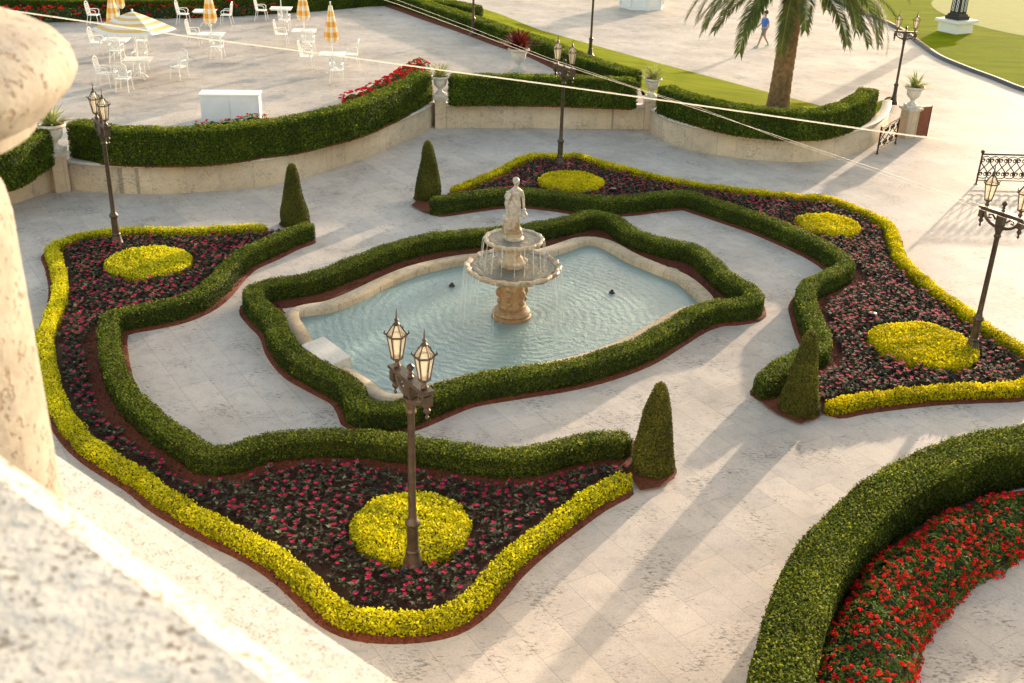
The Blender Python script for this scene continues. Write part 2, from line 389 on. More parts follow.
def np_mesh(name, parts, parent=None, mats=(), link_it=True):
    """parts: list of (V, Q, material_index, value array or None)"""
    Vs = []; Qs = []; mi = []; va = []; k = 0
    for V, Q, m_, v in parts:
        Vs.append(V); Qs.append(Q+k); k += len(V); mi.append(np.full(len(Q), m_)); va.append(np.full(len(Q), .5) if v is None else v)
    V = np.vstack(Vs); Q = np.vstack(Qs); mi = np.concatenate(mi); va = np.concatenate(va)
    me = bpy.data.meshes.new(name); me.vertices.add(len(V)); me.vertices.foreach_set('co', V.astype(np.float32).ravel())
    me.loops.add(Q.size); me.loops.foreach_set('vertex_index', Q.astype(np.int32).ravel())
    me.polygons.add(len(Q)); me.polygons.foreach_set('loop_start', np.arange(0, Q.size, 4, dtype=np.int32))
    try: me.polygons.foreach_set('loop_total', np.full(len(Q), 4, dtype=np.int32))
    except Exception: pass
    me.polygons.foreach_set('material_index', mi.astype(np.int32))
    at = me.attributes.new('v', 'FLOAT', 'FACE'); at.data.foreach_set('value', va.astype(np.float32))
    me.update(calc_edges=True); me.validate()
    if not link_it:
        for m in mats: me.materials.append(m)
        return me
    return link(name, me, list(mats), parent)
def leafy(name, V, Q, mat, core, L=.038, W=.026, cover=1.7, tilt=.5, depth=.032, amp=.02, f=4, seed=1, parent=None, spike=0.0):
    N = vert_normals(V, Q); V = V+N*wob(V, amp, f, seed)[:, None]
    V[:, 2] = np.maximum(V[:, 2], V[:, 2].min())
    n = int(area(V, Q)*cover/(L*W*.5)); P, PN = surf_sample(V, Q, n, seed)
    r = np.random.default_rng(seed+5)
    P = P+PN*(r.uniform(-depth, depth*.9, (n, 1)))
    # clipped shoots standing slightly proud
    lv, lq = leaf_quads(P, PN, L, W, tilt, seed+9)
    val = np.clip(r.normal(.30, .20, n)+.42*np.maximum(PN[:, 2], 0)+wob(P, .10, 2.2, seed+3), 0, 1)  # upward leaves paler: new growth, plus brighter-lit tops put into the colour
    parts = [(V-N*depth*.9, Q, 0, None), (lv, lq, 1, val)]
    if spike:
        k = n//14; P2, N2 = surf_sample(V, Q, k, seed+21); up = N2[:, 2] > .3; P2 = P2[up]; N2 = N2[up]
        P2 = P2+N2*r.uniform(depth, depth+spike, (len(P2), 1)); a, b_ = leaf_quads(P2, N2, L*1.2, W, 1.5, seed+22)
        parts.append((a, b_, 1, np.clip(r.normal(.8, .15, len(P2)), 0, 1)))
    return np_mesh(name, parts, parent, [core, mat])
def hedge_prof(w_, h, rd=.08):
    a = w_/2
    return [(-a, -.01), (-a-.01, h*.3), (-a, h*.6), (-a, h-rd), (-a+rd*.35, h-rd*.3), (-a+rd, h), (-a*.35, h+.005), (a*.35, h+.005), (a-rd, h), (a-rd*.35, h-rd*.3), (a, h-rd), (a, h*.6), (a+.01, h*.3), (a, -.01)][::-1]
def hedge(name, P, w_, h, mat, label, cat, z0=0, closed=False, step=.12, group=None, core=None, ends=.22, **kw):
    Pr = resample(P, step, closed)
    V, Q = sweep(Pr, hedge_prof(w_, h, min(.06, w_*.14)), closed, ends, z0)
    o = leafy(name, V, Q, mat, core or M['core'], **kw)
    return tag(o, label, cat, group)
def poly_sheet(name, loops, z, mat, kind='structure', zs=None, label=None, cat=None):
    vl = [[Vector((p[0], p[1], 0)) for p in L_] for L_ in loops]
    tr = tessellate_polygon(vl); flat = [p for L_ in loops for p in L_]
    vs = [(p[0], p[1], (zs(p) if zs else z)) for p in flat]
    me = bpy.data.meshes.new(name); me.from_pydata(vs, [], [t for t in tr]); me.update()
    bm = bmesh.new(); bm.from_mesh(me)
    for f_ in bm.faces:
        f_.normal_update()
        if f_.normal.z < 0: f_.normal_flip()
    bm.to_mesh(me); bm.free()
    o = link(name, me, mat); tag(o, label, cat, kind=kind); return o
def strip(name, P, left, right, z0, h, mat, closed=False, step=.15, kind=None, smooth=True, label=None, cat=None, chips=0, parent=None, seed=3):
    """mounded band along a path"""
    Pr = resample(P, step, closed, smooth)
    c = (left-right)/2; a = (left+right)/2
    prof = [(c-a, 0), (c-a+.03, h), (c, h*1.15), (c+a-.03, h), (c+a, 0)][::-1]
    V, Q = sweep(Pr, prof, closed, 0 if kind == 'structure' else .35, z0)
    if chips:
        n = int(area(V, Q)*chips); p_, n_ = surf_sample(V, Q, n, seed); lv, lq = leaf_quads(p_+[0, 0, .006], n_, .06, .022, .5, seed)
        o = np_mesh(name, [(V, Q, 0, None), (lv, lq, 0, None)], parent, [mat])
    else: o = np_mesh(name, [(V, Q, 0, None)], parent, [mat])
    return tag(o, label, cat, kind=kind)
def inside(P, poly):
    x, y = P[:, 0], P[:, 1]; r = np.zeros(len(P), bool); j = len(poly)-1
    for i in range(len(poly)):
        xi, yi = poly[i]; xj, yj = poly[j]
        c = ((yi > y) != (yj > y)) & (x < (xj-xi)*(y-yi)/(yj-yi+1e-12)+xi); r ^= c; j = i
    return r
def dist_to(P, path):
    return np.min(np.linalg.norm(P[:, None, :]-path[None], axis=2), axis=1)

# =================================================================== THE SETTING
ZT = .84     # raised terrace
poly_sheet('ground', [[(-700, -300), (700, -300), (700, 1500), (-700, 1500)]], -.03, M['lawn'])
poly_sheet('plaza', [[(-60, -6), (60, -6), (60, 95), (-60, 95)]], 0, M['paving'])

# ---- garden traces (image points of clipped tops, carried to their height)
pool_ring = GP([(253, 292), (265.6, 282.7), (309, 276), (348.6, 262), (388, 247), (427.7, 236.4), (483, 230.3), (532, 225.6), (573, 217), (593, 213), (614, 217.4), (630, 229), (663, 240), (696, 248), (716.5, 264.6), (733, 279), (750, 287), (753, 297.5), (737, 301.5), (716.5, 303), (696, 309.7), (671.4, 324), (642.7, 340.4), (605.8, 354), (564.8, 364), (515.6, 371.5), (467, 379.6), (435.6, 391), (408, 402), (384, 406), (360, 402), (354, 391), (345, 379), (321, 366.5), (297, 353), (281.4, 335), (273.5, 316.3), (261, 304)], .43)
bed1_border = GP([(268, 228), (230, 230), (190, 231.5), (143, 231.5), (108, 233), (81.5, 237), (60, 245), (52, 251), (56, 262), (60, 280), (59, 298), (53, 315.5), (46, 332), (45, 350.4), (49, 374), (54.5, 397), (64.5, 416), (78.5, 435), (97, 451), (121, 466), (142, 479), (163, 495.7), (192, 513), (224, 530), (257, 546), (289, 567), (314.6, 590), (336, 609), (360, 619), (392, 622), (426.5, 620), (451, 614), (470, 602), (487, 586), (507, 563), (533, 540), (564, 517), (594, 496), (621, 482), (631, 477)], .15)
bed1_hedge = GP([(313, 222), (303, 225), (288, 230), (266.5, 240), (243.6, 250), (228.4, 263), (217, 276), (201.8, 288), (179, 298), (152, 304), (124, 309), (109, 317), (109, 340.8), (114, 363.7), (126, 386.5), (145, 407), (167.5, 424.6), (188, 438), (206, 448), (231, 447), (263, 438), (301.7, 432.5), (345.6, 431.6), (403, 437.5), (461, 447), (499, 451), (529.5, 450), (564, 442), (594, 434.5), (618, 433.5), (633, 436)], .45)
bed2_border = GP([(452, 192), (468, 185), (497.7, 173), (517, 162.5), (533, 157), (552, 157), (576, 157), (591, 160.5), (610, 166), (638, 173), (676, 182), (717, 188.5), (761, 194), (799, 197.5), (828.5, 200), (852, 208), (872.5, 217), (889, 227), (895, 244), (900, 258), (912, 271), (930, 287), (953.6, 304), (977, 322), (1001, 338), (1024, 352), (1036, 362), (1034, 378), (1017, 388), (975.7, 390), (934, 392), (895, 396), (856.5, 401), (826, 408)], .15)
bed2_hedge = GP([(430, 199), (449, 196.5), (478, 192.5), (501.6, 190), (527, 190), (556, 192.8), (576, 195.7), (600, 197.6), (629, 197), (658.6, 193.5), (685, 192), (705.5, 197.5), (732, 206), (761, 215.5), (790.5, 227.5), (820, 241), (840, 254), (846, 262), (834, 271), (814, 280), (806, 290), (808, 301), (813, 316), (820, 332), (820, 344), (803, 352), (783, 363), (770, 374), (764, 381)], .45)

def offs(P, d, closed=True):
    return P+normals2(P, closed)*d
ringR = resample(pool_ring, .15, True)
sgn = 1 if dist_to(offs(ringR, .3), np.array([[0., 23.]])).mean() < dist_to(offs(ringR, -.3), np.array([[0., 23.]])).mean() else -1
if sgn < 0: ringR = ringR[::-1].copy()
def smooth_loop(P, k=10):
    for _ in range(k): P = .25*np.roll(P, 1, 0)+.5*P+.25*np.roll(P, -1, 0)
    return P

# beds of dark soil and red mulch
bed1_poly = np.vstack([resample(bed1_border, .3), resample(bed1_hedge, .3)[::-1]])
bed2_poly = np.vstack([resample(bed2_border, .3), resample(bed2_hedge, .3)[::-1]])
poly_sheet('flower_bed_soil', [bed1_poly], .03, M['soil'])
poly_sheet('flower_bed_soil', [bed2_poly], .03, M['soil'])
def side(P, poly):    # which side of the path is inside the polygon
    Pr = resample(P, .3); a = inside(offs(Pr, .3, False), poly).mean(); return 1 if a > .5 else -1
def mulch_band(P, poly, out, inn, z0, h):
    s = side(P, poly); l, r_ = (inn, out) if s > 0 else (out, inn)
    strip('mulch', P, l, r_, z0, h, M['mulch'], kind='stuff', label='red brown bark mulch spread under the planting edge', cat='mulch', chips=260)
mulch_band(bed1_border, bed1_poly, .27, .2, 0, .035); mulch_band(bed2_border, bed2_poly, .27, .2, 0, .035)
mulch_band(bed1_hedge, bed1_poly, .33, .52, 0, .042); mulch_band(bed2_hedge, bed2_poly, .33, .50, 0, .042)
strip('mulch', ringR, .60, .33, 0, .04, M['mulch'], True, kind='stuff', label='red brown bark mulch ring under the pool hedge', cat='mulch', chips=260, smooth=False)

# pool
def inner_loop(d_):
    dd = np.full(len(ringR), d_); P = ringR+normals2(ringR, True)*dd[:, None]
    D = np.min(np.linalg.norm(P[:, None]-ringR[None], axis=2), axis=1); P = P[D > dd-.05]
    P = smooth_loop(resample(P, .12, True, False), 14); return P
_low = inner_loop(.62)
UP = GP([(697, 302), (688, 293), (675.5, 283), (655, 274.8), (626, 262.5), (604, 250), (589.4, 245.3), (569, 252), (544, 259.6), (510, 262), (475, 264.5), (451, 268), (415.8, 276.8), (388, 288.6), (356.5, 304), (329, 314), (297, 317.5)], .05)
_t = (_low[:, 0]-UP[-1][0])/(UP[0][0]-UP[-1][0]); _ln = UP[-1][1]+(UP[0][1]-UP[-1][1])*_t
_k = _low[:, 1] < _ln-.35; _i0 = [q for q in range(len(_k)) if _k[q] and not _k[q-1]][0]
_lw = np.roll(_low, -_i0, 0)[:int(_k.sum())]
inner0 = smooth_loop(resample(np.vstack([resample(UP, .12), _lw]), .12, True, False), 3)
inner1 = smooth_loop(offs(inner0, -.36), 3)
def loop_wall(loops_z, name, mat, parent=None):
    V = []; n = len(loops_z[0][0])
    for L_, z in loops_z: V.append(np.c_[L_, np.full(n, z)])
    V = np.vstack(V); Q = []
    for j in range(len(loops_z)-1):
        for i in range(n): i2 = (i+1) % n; Q.append((j*n+i, j*n+i2, (j+1)*n+i2, (j+1)*n+i))
    return np_mesh(name, [(V, np.array(Q), 0, None)], parent, [mat])
PZ = .21
pc = inner0.mean(0)
pool = empty('pool', (pc[0], pc[1], 0), 'curved stone rimmed pool basin inside the ring hedge around the fountain', 'pool')
def setp(o, p):
    o.parent = p; o.matrix_parent_inverse = Matrix.Translation(p.location).inverted() if p.rotation_euler.z == 0 else (Matrix.Translation(p.location) @ Matrix.Rotation(p.rotation_euler.z, 4, 'Z')).inverted(); return o
setp(loop_wall([(inner1, -.01), (inner1, PZ-.03), (offs(inner1, .02), PZ), (offs(inner0, -.02), PZ), (inner0, PZ-.03), (inner0, -.02)], 'rim', M['pool_stone']), pool)
ws = poly_sheet('water', [inner0], .055, M['water'])
# ---- retaining wall, terrace
wall_top = GP([(-60, 186), (3.5, 176), (56, 160)], ZT)
curve_top = GP([(62, 160), (85, 163), (110, 164.5), (145, 165.5), (200, 163.5), (240, 161), (267, 158), (300, 151.5), (333, 142), (370, 130.5), (400, 119), (425, 108), (441, 96)], ZT)
mid_top = GP([(440, 104), (646, 106)], ZT)
right_top = GP([(647, 104), (656, 112), (670, 119), (700, 127), (739, 133), (775, 136), (808, 136.8), (843, 133), (866, 127), (880, 120), (889, 110), (891, 101)], ZT)
def wall(name, P, smooth, label):
    r = empty(name, (*P[0], 0), label, 'wall', 'travertine retaining walls around the sunken garden')
    Pr = resample(P, .3, False, smooth)
    # stone body and projecting coping (terrace lies to the left of travel)
    V, Q = sweep(Pr, [(.30, -.02), (.30, ZT-.075), (0, ZT-.075), (0, -.02)]); b = setp(np_mesh('wall_face', [(V, Q, 0, None)], None, [M['travertine_wall']]), r)
    V, Q = sweep(Pr, [(.30, ZT-.073), (.30, ZT+.02), (0, ZT+.02), (-.03, ZT+.01), (-.03, ZT-.072), (0.01, ZT-.073)]); setp(np_mesh('coping', [(V, Q, 0, None)], None, [M['coping']]), r)
    return Pr
w1 = wall('retaining_wall', wall_top, False, 'straight retaining wall at the far left edge behind the leaning stone pier')
w2 = wall('retaining_wall', curve_top, True, 'long curved retaining wall below the hedge of the table terrace')
w3 = wall('retaining_wall', mid_top, False, 'straight middle retaining wall between the two urn pedestals at the back')
w4 = wall('retaining_wall', right_top, True, 'curved retaining wall below the palm tree lawn, ending at the iron gate')
edge = np.vstack([offs(w1, .25, False)[:-3], offs(w2, .25, False)[2:-3], offs(w3, .25, False)[2:]])
bk = GP([(640, 88), (600, 75), (557, 66), (500, 45), (440, 20), (400, 4), (370, -8), (340, -18)], ZT)
terr = np.vstack([edge, bk, [[-3, 75], [-60, 75], [-60, edge[0][1]]]])
poly_sheet('terrace', [terr], ZT-.002, M['terrace'])
# skirt so the terrace reads as solid from other sides
# lawn sloping from hedge down to the plaza
lawn_in = np.vstack([GP([(340, -18), (370, -8), (400, 4), (440, 20), (500, 45), (557, 66), (600, 75), (640, 88)], ZT), offs(w4, .28, False)[2:]])
lawn_out = GP([(893, 98), (860, 106), (822, 106), (760, 90), (700, 74), (640, 58), (590, 44), (540, 30), (500, 14), (450, -2), (400, -14)], 0.02)
Li = resample(lawn_in, .5, False, False); Lo = resample(lawn_out[::-1], .5, False, False)
nL = 120; ti = np.linspace(0, 1, nL)
Li = np.array([Li[int(t*(len(Li)-1))] for t in ti]); Lo = np.array([Lo[int(t*(len(Lo)-1))] for t in ti])
V = np.vstack([np.c_[Li*(1-s)+Lo*s, np.full(nL, (ZT-.01)*(1-s**1.4)+.02*s)] for s in np.linspace(0, 1, 9)])
Q = np.array([(j*nL+i, j*nL+i+1, (j+1)*nL+i+1, (j+1)*nL+i) for j in range(8) for i in range(nL-1)])
tag(np_mesh('lawn', [(V, Q, 0, None)], None, [M['lawn']]), kind='structure')
# far lawn with kerb at upper right
kerb_px = [(806, -14), (830, -2), (850, 8), (861.6, 13.5), (872, 17), (888, 24), (903, 32), (921, 45), (939, 57.5), (966, 69), (993, 79), (1024, 91), (1080, 108)]
kp = GP(kerb_px, 0)
poly_sheet('far_lawn', [np.vstack([resample(kp, .6), [[60, 40], [60, 94.9], [18, 94.9]]])], .05, M['lawn'])
strip('kerb', kp, .16, .16, 0, .12, M['kerb'], kind='structure', step=.4)
gc = G(1035, 18, 0)
ga = np.array([(gc[0]+5.5*math.cos(a), gc[1]+9*math.sin(a)) for a in np.linspace(0, 6.283, 40, endpoint=False)])
poly_sheet('putting_green', [ga], .06, M['green'])

# =================================================================== HEDGES
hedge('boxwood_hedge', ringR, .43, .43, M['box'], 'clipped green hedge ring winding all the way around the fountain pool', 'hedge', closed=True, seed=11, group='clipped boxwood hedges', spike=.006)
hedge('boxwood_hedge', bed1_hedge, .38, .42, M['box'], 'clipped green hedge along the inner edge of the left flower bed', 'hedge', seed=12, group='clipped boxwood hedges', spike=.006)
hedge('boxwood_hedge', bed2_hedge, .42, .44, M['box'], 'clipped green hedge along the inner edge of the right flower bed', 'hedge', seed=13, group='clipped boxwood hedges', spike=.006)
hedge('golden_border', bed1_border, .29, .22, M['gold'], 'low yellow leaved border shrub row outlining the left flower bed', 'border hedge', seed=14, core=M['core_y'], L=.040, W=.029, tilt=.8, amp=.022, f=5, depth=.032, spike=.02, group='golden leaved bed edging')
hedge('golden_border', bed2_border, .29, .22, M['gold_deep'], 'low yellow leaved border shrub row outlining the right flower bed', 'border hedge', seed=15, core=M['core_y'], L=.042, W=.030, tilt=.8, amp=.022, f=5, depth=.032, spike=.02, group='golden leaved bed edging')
hz = ZT+.0
H = 1.0
hl = GP([(-60, 162), (0, 150), (20, 139), (40, 127)], ZT+H)
h1 = offs(GP([(68, 121), (90, 125), (113, 128.5), (167, 130), (217, 128), (256, 123), (290, 119), (317, 113.5), (345, 107), (367, 100), (400, 86), (418, 77), (428, 71)], ZT+H), .10, False)
h2 = offs(GP([(449, 76), (500, 76), (560, 77), (638, 80)], ZT+H), .10, False)
h3 = offs(GP([(662, 85), (677, 91.6), (704.6, 99), (739, 106.5), (770, 110), (800, 111.5), (825.5, 110), (848, 104), (864, 96), (873, 88)], ZT+H-.1), .10, False)
kw = dict(L=.06, W=.042, depth=.04, amp=.02, f=3, tilt=.5)
hedge('tall_hedge', hl, .7, H, M['ficus'], 'tall green hedge behind the urn pedestal, running out at the far left edge', 'hedge', z0=hz, seed=21, group='tall terrace hedges', **kw)
hedge('tall_hedge', h1, .62, H, M['ficus'], 'long curved tall hedge on the wall in front of the white tables', 'hedge', z0=hz, seed=22, group='tall terrace hedges', **kw)
hedge('tall_hedge', h2, .62, H, M['ficus'], 'straight tall hedge between the two urns on the middle wall', 'hedge', z0=hz, seed=23, group='tall terrace hedges', **kw)
hedge('tall_hedge', h3, .68, H-.1, M['ficus'], 'curved tall hedge in front of the palm trunk', 'hedge', z0=hz, seed=24, group='tall terrace hedges', **kw)
h4 = GP([(340, -22), (400, -6), (440, 7), (475, 18), (510, 30), (545, 41), (580.6, 56), (616, 67), (637, 73)], ZT+.6)
hedge('boundary_hedge', h4, .8, .62, M['ficus'], 'low green hedge slanting along the terrace edge behind the red bromeliad', 'hedge', z0=hz, seed=25, **kw)
hedge('boundary_hedge', GP([(360, -8), (400, -8), (440, -2), (478, 5)], 1.5), 1.0, 1.3, M['ficus'], 'dark green hedge block at the top edge ending beside the thin lamp pole', 'hedge', z0=.1, seed=26, **kw)
hedge('boundary_hedge', GP([(-40, -3), (60, 1), (180, 0.5), (300, -4), (375, -10)], ZT+.7), 1.2, .8, M['ficus'], 'flowering hedge closing off the far side of the table terrace', 'hedge', z0=hz, seed=27, **kw)
for P_, n_ in ((h1, 'curved'), (h2, 'middle'), (hl, 'left'), (h3, 'right')):
    strip('mulch', P_, .5, .36, ZT, .03, M['mulch'], kind='stuff', label='red brown mulch under the tall terrace hedge', cat='mulch', chips=80)
strip('mulch', h4, .5, .85, ZT-.0, .05, M['mulch'], kind='stuff', label='red brown mulch strip under the slanting boundary hedge', cat='mulch', chips=80)

# foreground right hedge : an arc of a round bed whose centre lies off to the right
fh = GP([(1075, 430), (1024, 438), (971, 449), (925, 467), (886, 490), (854, 519), (826, 550), (807, 585), (794, 624), (784, 662), (778, 700), (772, 750)], .76)
def fit_circle(P):
    A = np.c_[2*P, np.ones(len(P))]; q = np.linalg.lstsq(A, (P**2).sum(1), rcond=None)[0]; return q[:2], math.sqrt(q[2]+q[:2]@q[:2])
FC, FRr = fit_circle(fh[1:-1])
def arc_on(P, Rr, span):
    a0 = math.atan2(P[0][1]-FC[1], P[0][0]-FC[0]); r0 = np.hypot(*(P[0]-FC)); n = 14
    return np.vstack([[(FC[0]+(r0+(Rr-r0)*min(1, k/4))*math.cos(a0-span*k/n), FC[1]+(r0+(Rr-r0)*min(1, k/4))*math.sin(a0-span*k/n)) for k in range(n, 0, -1)], P])
fh_in = fh.copy(); fh = arc_on(fh, FRr, R(125))  # hedge carried on out of view, added to shade the paving
hedge('boxwood_hedge', fh, .72, .8, M['box'], 'broad curved hedge in the lower right corner beside the red flowers', 'hedge', seed=31, step=.1, L=.036, W=.026, depth=.03, amp=.02, f=4, tilt=.6, cover=2.1, spike=.02)
# red flower mass along it
fb = GP([(1080, 505), (1024, 514), (975, 532), (930, 560), (897, 592), (876, 630), (864, 672), (858, 720), (855, 760)], .35)
fb = arc_on(fb, fit_circle(fb[1:-1])[1], R(125))  # flower row extended out of view along with the added shading hedge
strip('mulch', fb, .50, 1.0, 0, .03, M['soil'], kind='stuff', label='dark planting soil between the corner hedge and the red flowers', cat='soil')
def flower_mass(name, P, w_, h, z0, n_leaf, n_fl, mat_f, fl_r, label, seed, L=.075, kind='stuff'):
    Pr = resample(P, .12); prof = [(-w_/2, 0), (-w_*.48, h*.5), (-w_*.36, h*.85), (-w_*.12, h), (w_*.12, h*.98), (w_*.36, h*.8), (w_*.48, h*.42), (w_/2, 0)][::-1]
    V, Q = sweep(Pr, prof, False, .3, z0); N = vert_normals(V, Q); V = V+N*wob(V, .075, 3.2, seed)[:, None]; V[:, 2] = np.maximum(V[:, 2], z0)
    A = area(V, Q); r = np.random.default_rng(seed)
    P1, N1 = surf_sample(V, Q, int(A*n_leaf), seed); P1 = P1+N1*r.uniform(-.10, .05, (len(P1), 1))
    a, b = leaf_quads(P1, N1+[0, 0, .4], L, L*.34, .8, seed+1)
    parts = [(V-N*.11, Q, 0, None), (a, b, 1, np.clip(r.normal(.45, .25, len(P1)), 0, 1))]
    P2, N2 = surf_sample(V, Q, int(A*n_fl), seed+2)
    keep = wob(P2, .5, 1.6, seed+8)+r.uniform(-.6, .9, len(P2)) > -.1; P2 = P2[keep]; N2 = N2[keep]
    P2 = P2+N2*r.uniform(.02, .07, (len(P2), 1)); k = 14; n2 = len(P2)
    D = r.normal(size=(n2, k, 3)); D[:, :, 2] = np.abs(D[:, :, 2]); D = D+N2[:, None]*.7; D /= np.linalg.norm(D, axis=2)[:, :, None]
    s = fl_r*r.uniform(.7, 1.25, (n2, 1, 1)); PP = (P2[:, None]+D*s*[1, 1, .6]).reshape(-1, 3); DD = D.reshape(-1, 3)
    a, b = leaf_quads(PP, DD, fl_r*.85, fl_r*.75, .35, seed+4)
    parts.append((a, b, 2, np.clip(np.repeat(r.uniform(.1, .9, n2), k)+r.normal(0, .15, n2*k), 0, 1)))
    return tag(np_mesh(name, parts, None, [M['core'], M['shrub'], mat_f]), label, 'flowers', kind=kind)
flower_mass('flower_border', fb, 1.12, .52, 0, 1000, 150, M['red'], .032, 'mass of red flowering shrubs inside the lower right hedge', 41)
flower_mass('flower_border', GP([(345, 104), (370, 95), (395, 83), (412, 72), (420, 66)], ZT+.55), .9, .8, ZT, 260, 60, M['red'], .06, 'red flowering shrubs behind the curved hedge near the far urn', 42, L=.11)
flower_mass('flower_border', GP([(190, 121.5), (225, 120.5), (270, 116)], ZT+.95), .45, 1.0, ZT, 260, 34, M['red'], .05, 'thin row of small red flowers peeping over the hedge by the white cabinet', 43, L=.1)
flower_mass('flower_border', GP([(-40, 12), (60, 12), (150, 9), (250, 6), (360, -4)], ZT+.4), .9, .6, ZT, 200, 22, M['red'], .07, 'dark planting with red blossoms along the far terrace edge', 44, L=.12)

# yellow discs
def disc(c, r_, h, label, mat, seed):
    prof = [(0.001, h*1.06), (r_*.3, h*1.05), (r_*.6, h*1.02), (r_*.82, h*.98), (r_*.93, h*.88), (r_*.99, h*.65), (r_, h*.3), (r_*.98, 0)]
    n = 48; V = np.array([(c[0]+q*math.cos(2*math.pi*i/n), c[1]+q*math.sin(2*math.pi*i/n), z) for q, z in prof for i in range(n)])
    Q = np.array([(j*n+i, (j+1)*n+i, (j+1)*n+(i+1) % n, j*n+(i+1) % n) for j in range(len(prof)-1) for i in range(n)])
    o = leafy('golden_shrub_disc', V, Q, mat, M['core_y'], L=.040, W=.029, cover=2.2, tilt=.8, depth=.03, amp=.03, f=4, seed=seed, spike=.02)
    return tag(o, label, 'shrub', 'round golden shrub beds')
discs = [((148, 259), 1.0, 'round yellow shrub cushion beside the left leaning lamp post', 'gold'), ((411, 521), .91, 'round yellow shrub cushion behind the nearest lamp post', 'gold'),
         ((571, 179), 1.0, 'round yellow shrub cushion at the foot of the back lamp post', 'gold_deep'), ((828, 222), .88, 'small yellow shrub cushion in the middle of the right bed, away from any lamp', 'gold_deep'),
         ((924, 341), 1.12, 'large yellow shrub cushion beside the right lamp post', 'gold_deep')]
DC = []
for i, (p, r_, lb, mt) in enumerate(discs):
    c = G(*p, .25); DC.append((c[0], c[1], r_)); disc(c, r_, .23, lb, M[mt], 50+i)

# topiary cones
def cone(px, h, r_, label, seed):
    c = G(*px)
    prof = [(.001, h), (r_*.14, h*.985), (r_*.24, h*.95), (r_*.36, h*.86), (r_*.55, h*.68), (r_*.76, h*.45), (r_*.93, h*.24), (r_, h*.12), (r_*.95, .02), (r_*.9, 0)]
    n = 28; V = np.array([(c[0]+q*math.cos(2*math.pi*i/n), c[1]+q*math.sin(2*math.pi*i/n), z) for q, z in prof for i in range(n)])
    Q = np.array([(j*n+i, (j+1)*n+i, (j+1)*n+(i+1) % n, j*n+(i+1) % n) for j in range(len(prof)-1) for i in range(n)])
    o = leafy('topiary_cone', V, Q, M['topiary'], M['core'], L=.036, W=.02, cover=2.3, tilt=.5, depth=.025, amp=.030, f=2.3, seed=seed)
    tag(o, label, 'topiary', 'clipped cone topiaries')
    t = np.array([(c[0]+(r_+.06)*math.cos(a), c[1]+(r_+.06)*math.sin(a)) for a in np.linspace(0, 6.283, 24, endpoint=False)])
    poly_sheet('mulch', [t], .05, M['mulch'], kind='stuff', label='red brown mulch pad under a cone topiary', cat='mulch')
for _pg, _lb in (([(604, 462), (634, 440), (668, 462), (675, 478), (660, 487), (640, 490), (630, 476)], 'red brown mulch around the nearest cone topiary'),
                 ([(754, 396), (762, 380), (800, 372), (828, 396), (818, 414), (801, 424), (776, 413)], 'red brown mulch around the cone topiary of the right bed'),
                 ([(411, 205), (420, 198), (450, 203), (446, 214), (425, 212)], 'red brown mulch around the back cone topiary')):
    poly_sheet('mulch', [GP(_pg, .055)], .055, M['mulch'], kind='stuff', label=_lb, cat='mulch')
cone((652, 471), 1.70, .36, 'cone topiary nearest the camera at the right tip of the left flower bed', 61)
cone((428, 199.5), 1.70, .37, 'cone topiary standing at the left tip of the right flower bed', 62)
cone((798, 412), 1.68, .36, 'cone topiary at the lower tip of the right flower bed beside a wavy hedge', 63)
cone((295, 225), 1.66, .36, 'cone topiary at the back tip of the left flower bed', 64)

# =================================================================== BEDDING PLANTS
def bed_points(poly, hedge_p, border_p, seed):
    lo = poly.min(0); hi = poly.max(0); r = np.random.default_rng(seed); s = .205
    gx, gy = np.meshgrid(np.arange(lo[0], hi[0], s), np.arange(lo[1], hi[1], s*.9)); gx[1::2] += s/2
    P = np.c_[gx.ravel(), gy.ravel()]; a = R(-30); P0 = P.mean(0); P = (P-P0)@np.array([[math.cos(a), -math.sin(a)], [math.sin(a), math.cos(a)]])*1.0+P0
    gx, gy = np.meshgrid(np.arange(lo[0]-6, hi[0]+6, s), np.arange(lo[1]-6, hi[1]+6, s*.9)); gx[1::2] += s/2
    P = np.c_[gx.ravel(), gy.ravel()]-P0; P = P@np.array([[math.cos(a), -math.sin(a)], [math.sin(a), math.cos(a)]])+P0
    P += r.normal(0, .013, P.shape); P = P[inside(P, poly)]
    P = P[dist_to(P, resample(hedge_p, .1)) > .50]; P = P[dist_to(P, resample(border_p, .1)) > .30]
    for cx, cy, r_ in DC: P = P[np.hypot(P[:, 0]-cx, P[:, 1]-cy) > r_+.06]
    return P
B1 = bed_points(bed1_poly, bed1_hedge, bed1_border, 5); B2 = bed_points(bed2_poly, bed2_hedge, bed2_border, 6)
